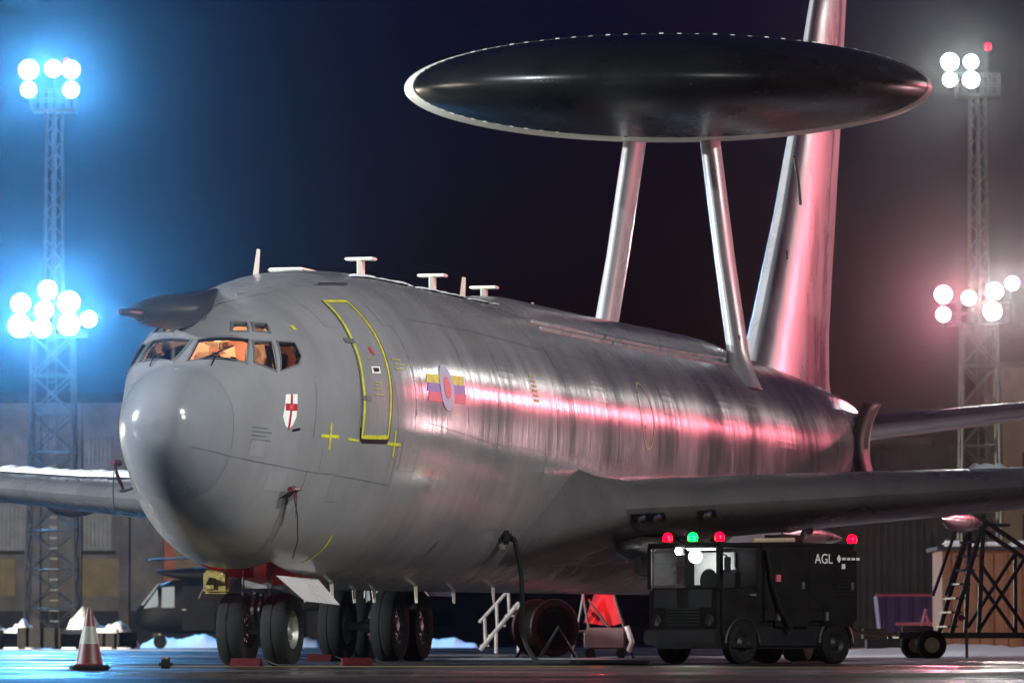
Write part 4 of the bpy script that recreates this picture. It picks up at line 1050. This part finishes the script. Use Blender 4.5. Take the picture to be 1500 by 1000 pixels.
cl = MB().box((-1.12, .1, 1.63), (.3, .5, .02)).build('cab_lamp', mat('cab_lamp', (1, 1, 1), .4, emit=(.95, .97, 1), estr=20), cabo)
ld = bpy.data.lights.new('cab_light', 'POINT'); ld.energy = 9; ld.color = (.95, .97, 1); ld.shadow_soft_size = .1
lo = bpy.data.objects.new('cab_light', ld); COL.objects.link(lo); lo.parent = cl; lo.location = (-1.12, .1, 1.53)
wl_ = MB().rbox((-1.50, .02, 1.60), (.08, .24, .12), .03).build('work_lamp', M['black'], truck)
MB().lathe([(.055, 0), (.05, -.02), (0, -.035)], 16, 'X', (-1.545, .02, 1.60)).build('lens', mat('work_lens', (1, 1, 1), .3, emit=(1, 1, 1), estr=60), wl_)
for k in range(2): MB().rbox((-1.485, -.34 + .68*k, .93), (.02, .46, .26), .008).build('grille', M['black'], cabo)
MB().rbox((-1.52, 0, .38), (.10, Wd*2+.04, .22), .04).build('bumper', M['black'], truck)
for k in (-1, 1): MB().lathe([(.085, 0), (.08, -.02), (.0, -.035)], 16, 'X', (-1.485, k*.52, .62)).build('headlight', M['black'], truck)
for x in (-1.0, .95):
    for sy in (-1, 1):
        t = MB().lathe([(.14, -.09), (.24, -.11), (.29, -.07), (.29, .07), (.24, .11), (.14, .09)], 24, 'Y', (x, sy*(Wd-.08), .29), loop=True).build('wheel', M['rubber'], truck, smooth=40)
        MB().lathe([(0, -.08), (.05, -.09), (.10, -.05), (.145, -.09), (.145, .09), (.10, .05), (.05, .09), (0, .08)], 20, 'Y', (x, sy*(Wd-.08), .29)).build('hub', M['black'], t, smooth=40)
        MB().tube([(x + .35*math.cos(a), sy*(Wd-.02), .30 + .35*math.sin(a)) for a in np.linspace(0, math.pi, 12)], .03, 6).build('wheel_arch', M['black'], truck)
# side panels, doors and latches on both flanks
for sy in (-1, 1):
    for xc, wx in ((-.12, .84), (.86, 1.0)):
        p = MB().rbox((xc, sy*(Wd+.006), 1.20), (wx, .02, .86), .008).build('side_panel', tm, truck)
        MB().box((xc + wx*.4, sy*(Wd+.024), 1.12), (.05, .03, .10)).build('latch', M['hub'], p)
    for xc, wx in ((.0, .7), (.98, .62)):
        p = MB().rbox((xc, sy*(Wd+.006), .66), (wx, .02, .26), .008).build('locker_door', tm, truck)
        MB().box((xc - wx*.42, sy*(Wd+.024), .68), (.05, .03, .12)).build('latch', M['hub'], p)
    MB().tube([(-.56, sy*(Wd+.05), 1.62), (-.52, sy*(Wd+.1), 1.2), (-.35, sy*(Wd+.1), .8), (-.1, sy*(Wd+.08), .5)], .03, 8).build('coiled_cable', M['rubber'], truck)
    MB().box((-.30, sy*(Wd+.025), 1.22), (.09, .02, .10)).build('reflector', M['redl'], truck)
MB().box((1.475, .0, 1.2), (.03, 1.1, .8)).build('rear_panel', tm, truck)
MB().tube([(-.35, -.3, 1.76), (.5, -.3, 1.78)], .035, 8).build('roof_rail', M['tanplate'], truck)
MB().rbox((.7, .1, 1.80), (.5, .4, .12), .04).tube([(1.0, 0, 1.75), (1.05, 0, 1.9), (1.2, 0, 1.93)], .05, 8).build('exhaust_box', M['black'], truck)
def beacon(x, y, col, nm):
    b = MB().lathe([(.05, 1.71), (.05, 1.74), (.0, 1.74)], 12, 'Z', (x, y, 0)).build('beacon', M['black'], truck)
    MB().lathe([(.065, 1.745), (.072, 1.80), (.05, 1.85), (0, 1.87)], 14, 'Z', (x, y, 0)).build('beacon_lens', mat(nm, col, .3, emit=col, estr=14), b, smooth=60)
for sy in (-1, 1):
    MB().tube([(-1.42, sy*Wd, 1.55), (-1.5, sy*(Wd+.16), 1.52), (-1.5, sy*(Wd+.16), 1.28), (-1.42, sy*Wd, 1.25)], .012, 6).rbox((-1.5, sy*(Wd+.17), 1.40), (.03, .12, .22), .01).build('mirror', M['black'], cabo)
    MB().box((-.82, sy*(Wd+.012), .98), (.12, .03, .03)).build('door_handle', M['hub'], cabo)
    MB().box((-1.40, sy*(Wd+.003), .80), (.012, .01, .56)).box((-.70, sy*(Wd+.003), .80), (.012, .01, .56)).build('door_gap', M['black'], cabo)
    MB().rbox((-1.05, sy*(Wd-.02), .26), (.42, .2, .05), .015).build('step_plate', M['black'], truck)
for k in range(6): MB().box((-1.487, 0, .56 + .045*k), (.015, .66, .02)).build('grille_slat', M['black'], cabo)
for k in range(5): MB().box((1.1, -(Wd+.02), 1.0 + .05*k), (.36, .02, .02)).build('vent_slat', M['black'], truck)
beacon(-1.36, .42, (1, .0, .006), 'red_beacon'); beacon(-1.30, -.02, (.0, 1, .03), 'green_beacon'); beacon(-1.20, -.45, (1, .0, .006), 'red_beacon'); beacon(1.40, -.62, (1, .0, .006), 'red_beacon')
# lettering on the flank facing the camera
def flat_text(txt, size, parent, mtx, mt, name):
    cu = bpy.data.curves.new(name, 'FONT'); cu.body = txt; cu.size = size; cu.extrude = .002
    o = bpy.data.objects.new(name, cu); COL.objects.link(o); bpy.context.view_layer.update()
    me = bpy.data.meshes.new_from_object(o.evaluated_get(bpy.context.evaluated_depsgraph_get())); bpy.data.objects.remove(o); bpy.data.curves.remove(cu)
    me.materials.clear(); me.materials.append(mt); me.transform(mtx)
    r = bpy.data.objects.new(name, me); COL.objects.link(r); r.parent = parent; return r
lt = mat('letter_paint', (.80, .78, .76), .5, noise=.15, nscale=20)
face = Matrix.Translation((.47, -(Wd+.022), 1.44)) @ Matrix.Rotation(math.pi/2, 4, 'X')
flat_text('AGL', .20, truck, face, lt, 'lettering')
em = MB(); em.prism([(.94, 1.51), (.985, 1.45), (1.03, 1.51), (.985, 1.57)], 'Y', -(Wd+.024), -(Wd+.018))
for i in range(4): em.box((1.09 + i*.10, -(Wd+.021), 1.51), (.07, .006, .035))
em.box((1.08, -(Wd+.021), 1.40), (.07, .006, .07))
em.build('emblem', lt, truck)

# ------------------------------------------------------------------ steps trailer at right
YS = 88.0; XS, _ = at(1400, 900, YS)
stp = empty('maintenance_steps', (XS, YS, 0), R(6), 'dark wheeled maintenance steps with tow bar at the right edge', 'steps')
fm = mat('steps_dark_steel', (.055, .052, .05), .5, noise=.3, nscale=6)
MB().box((.35, -.35, .42), (2.8, .08, .10)).box((.35, .75, .42), (2.8, .08, .10)).box((-.95, .2, .42), (.08, 1.1, .10)).box((1.0, .2, .42), (.08, 1.1, .10)).build('chassis', fm, stp)
for y in (-.38, .78):
    MB().tube([(-.15, y, .45), (.42, y, 2.38)], .045, 6).build('stringer', fm, stp)
    MB().tube([(.42, y, 2.38), (1.55, y, 1.62)], .045, 6).tube([(.42, y, 2.38), (.32, y, .45)], .04, 6).build('rear_frame', fm, stp)
    MB().tube([(-.25, y, 1.1), (.2, y, 2.35), (.45, y, 2.45)], .03, 6).build('handrail', fm, stp)
    MB().tube([(.32, y, .5), (1.2, y, 1.84)], .035, 6).tube([(1.2, y, .45), (.38, y, 1.6)], .035, 6).tube([(1.2, y, .45), (1.2, y, 1.84)], .035, 6).build('cross_brace', fm, stp)
for i in range(8):
    u = (i + .5) / 8; MB().box((-.15 + .57*u, .2, .45 + 1.93*u), (.20, 1.1, .03)).build('tread', fm, stp)
MB().box((.60, .2, 2.30), (.55, 1.2, .05)).build('top_platform', fm, stp)
MB().rbox((.10, -.42, 2.35), (.34, .05, .34), .06, m=Matrix.Rotation(.5, 3, 'Y')).build('side_guard', M['gear'], stp)
for y in (-.55, .95):
    t = MB().lathe([(.13, -.08), (.22, -.09), (.255, -.05), (.255, .05), (.22, .09), (.13, .08)], 24, 'Y', (-.53, y, .255), loop=True).build('wheel', M['rubber'], stp, smooth=40)
    MB().lathe([(0, -.07), (.05, -.08), (.09, -.05), (.135, -.08), (.135, .08), (.09, .05), (.05, .08), (0, .07)], 20, 'Y', (-.53, y, .255)).build('hub', M['tanplate'], t, smooth=40)
MB().box((-.53, .2, .30), (.08, 1.4, .08)).build('axle', fm, stp)
MB().tube([(.10, -.45, .55), (.10, -.45, .03)], .028, 8).lathe([(.07, .0), (.07, .02), (0, .02)], 12, 'Z', (.10, -.45, 0)).build('jack_leg', M['gear'], stp)
MB().rbox((-.75, -.45, .53), (.55, .1, .10), .02).build('mudguard', M['tanplate'], stp)
MB().tube([(-.95, .2, .44), (-1.35, .2, .42), (-1.75, .2, .50)], .035, 8).lathe([(.05, -.015), (.08, 0), (.05, .015)], 14, 'Z', (-1.8, .2, .5)).build('tow_bar', M['tanplate'], stp)
MB().rbox((-1.4, .1, .5), (.42, .18, .07), .02).build('tow_plate', M['tanplate'], stp)
MB().rbox((.0, -.46, .72), (.12, .06, .10), .02).build('marker', M['redl'], stp)

# ------------------------------------------------------------------ clutter behind the aircraft
purple = mat('purple_skip_paint', (.06, .04, .13), .6, noise=.2, nscale=3); pinkrim = mat('red_rim_paint', (.5, .08, .12), .6)
X, _ = at(1285, 900, 142); sk = empty('skip', (X, 142, 0), 0, 'low purple skip with red rim behind the truck', 'skip')
MB().prism([(.1, .55), (1.75, .55), (1.85, 1.55), (0, 1.55)], 'Y', 0, 1.4).build('tub', purple, sk)
MB().box((.92, -.04, 1.57), (1.95, .1, .07)).build('rim', pinkrim, sk)
for k in range(5): MB().box((.18 + k*.37, -.04, 1.05), (.05, .06, .9)).build('rib', purple, sk)
MB().box((.92, .5, .45), (2.6, .9, .14)).box((.92, .5, .2), (2.4, .7, .3)).build('base_frame', darkbase, sk)
X, _ = at(1340, 900, 135); rl = empty('barrier_frame', (X, 135, 0), 0, 'pink lit folding barrier between the skip and the steps', 'barrier')
pm = mat('pink_barrier_paint', (.62, .18, .22), .6, noise=.2)
for k in range(4):
    MB().tube([(k*.28, 0, 0), (.3 + k*.28, 0, 1.15 - .12*(k % 2))], .05, 6).build('bar', pm, rl); MB().tube([(.62 + k*.22, 0, 0), (.3 + k*.26, 0, 1.0)], .04, 6).build('strut', pm, rl)
MB().tube([(-.5, 0, .75), (1.4, 0, .78)], .05, 6).build('rail', pm, rl)
# white loading steps left of the cable
X, _ = at(703, 900, 112); ws = empty('loading_steps', (X, 112, 0), 0, 'white loading steps standing behind the black power cable', 'steps')
wm = mat('steps_white_paint', (.55, .50, .47), .6, noise=.3, nscale=6)
for y in (0, .7):
    MB().tube([(.0, y, .12), (.85, y, 1.15)], .05, 6).build('stringer', wm, ws); MB().tube([(-.02, y, .72), (.62, y, 1.42)], .035, 6).build('handrail', wm, ws)
    MB().tube([(.85, y, 1.15), (.85, y, .05)], .05, 6).tube([(.35, y, .55), (.35, y, .05)], .04, 6).build('leg', wm, ws)
    for k in range(3): MB().tube([(.12 + .26*k, y, .26 + .31*k), (.1 + .26*k, y, .84 + .28*k)], .035, 6).build('baluster', wm, ws)
for k in range(5): MB().box((.1 + .18*k, .35, .22 + .215*k), (.2, .7, .04)).build('tread', wm, ws)
# servicing trolley; the red light on it is put into the panel paint
X, _ = at(838, 900, 96); tl = empty('servicing_trolley', (X, 96, 0), 0, 'red lit servicing trolley with A frame under the wing root', 'trolley')
rp = mat('trolley_red_lit_panel', (.40, .02, .03), .5, noise=.2, nscale=4); gp = mat('trolley_grey_box', (.16, .10, .10), .6, noise=.2, nscale=4)
MB().add([(.22, .3, .66), (.72, .3, .60), (.98, .3, .66), (.80, .5, 1.18), (.42, .5, 1.2), (.22, .33, .66), (.72, .33, .6), (.98, .33, .66), (.80, .53, 1.18), (.42, .53, 1.2)],
         [(0,1,2,3,4),(9,8,7,6,5),(0,5,6,1),(1,6,7,2),(2,7,8,3),(3,8,9,4),(4,9,5,0)]).build('panel', rp, tl)
MB().rbox((.62, .35, .36), (.78, .6, .42), .05).build('box', gp, tl)
for a, b in (((0, .2, 0), (.22, .2, 1.2)), ((.42, .2, 0), (.20, .2, 1.2)), ((.3, .25, 1.1), (.75, .25, .5)), ((.78, .2, 1.2), (1.15, .2, 0)), ((.1, .2, .5), (.36, .2, .5))):
    MB().tube([a, b], .028, 6).build('frame_bar', fm, tl)
MB().tube([(1.02, .1, .6), (1.12, .1, .3), (1.05, .1, .12)], .05, 8).build('hose', wm, tl)
for x in (.32, .92): MB().lathe([(0, -.04), (.08, -.04), (.10, 0), (.08, .04), (0, .04)], 16, 'Y', (x, .05, .10)).build('wheel', M['rubber'], tl)
tlamp = MB().rbox((.45, .1, 1.24), (.12, .08, .08), .02).build('warning_lamp', mat('red_warning_lamp', (1, .02, .03), .4, emit=(1, .02, .03), estr=6), tl)
ld = bpy.data.lights.new('warning_light', 'POINT'); ld.energy = 26; ld.color = (1, .04, .05); ld.shadow_soft_size = .06
lo = bpy.data.objects.new('warning_light', ld); COL.objects.link(lo); lo.parent = tlamp; lo.location = (.5, -.15, 1.3)
# hose reel beside the trolley
X, _ = at(800, 900, 92); hr = empty('hose_reel', (X, 92, 0), R(32), 'dark hose reel with red flanges beside the hanging cable', 'hose reel')
reelm = mat('reel_dark_red', (.07, .005, .008), .5, noise=.3, nscale=5)
for y in (-.3, .3):
    MB().lathe([(.30, y), (.50, y), (.52, y + .03), (.50, y + .06), (.30, y + .06)], 32, 'Y', (0, 0, .56), loop=True).build('flange', reelm, hr)
    MB().tube([(-.4, y*1.3, 0), (0, y*1.3, .56), (.4, y*1.3, 0)], .035, 6).build('stand', fm, hr)
MB().lathe([(.0, -.3), (.40, -.3), (.40, .3), (0, .3)], 28, 'Y', (0, 0, .56)).build('hose_coil', M['rubber'], hr)
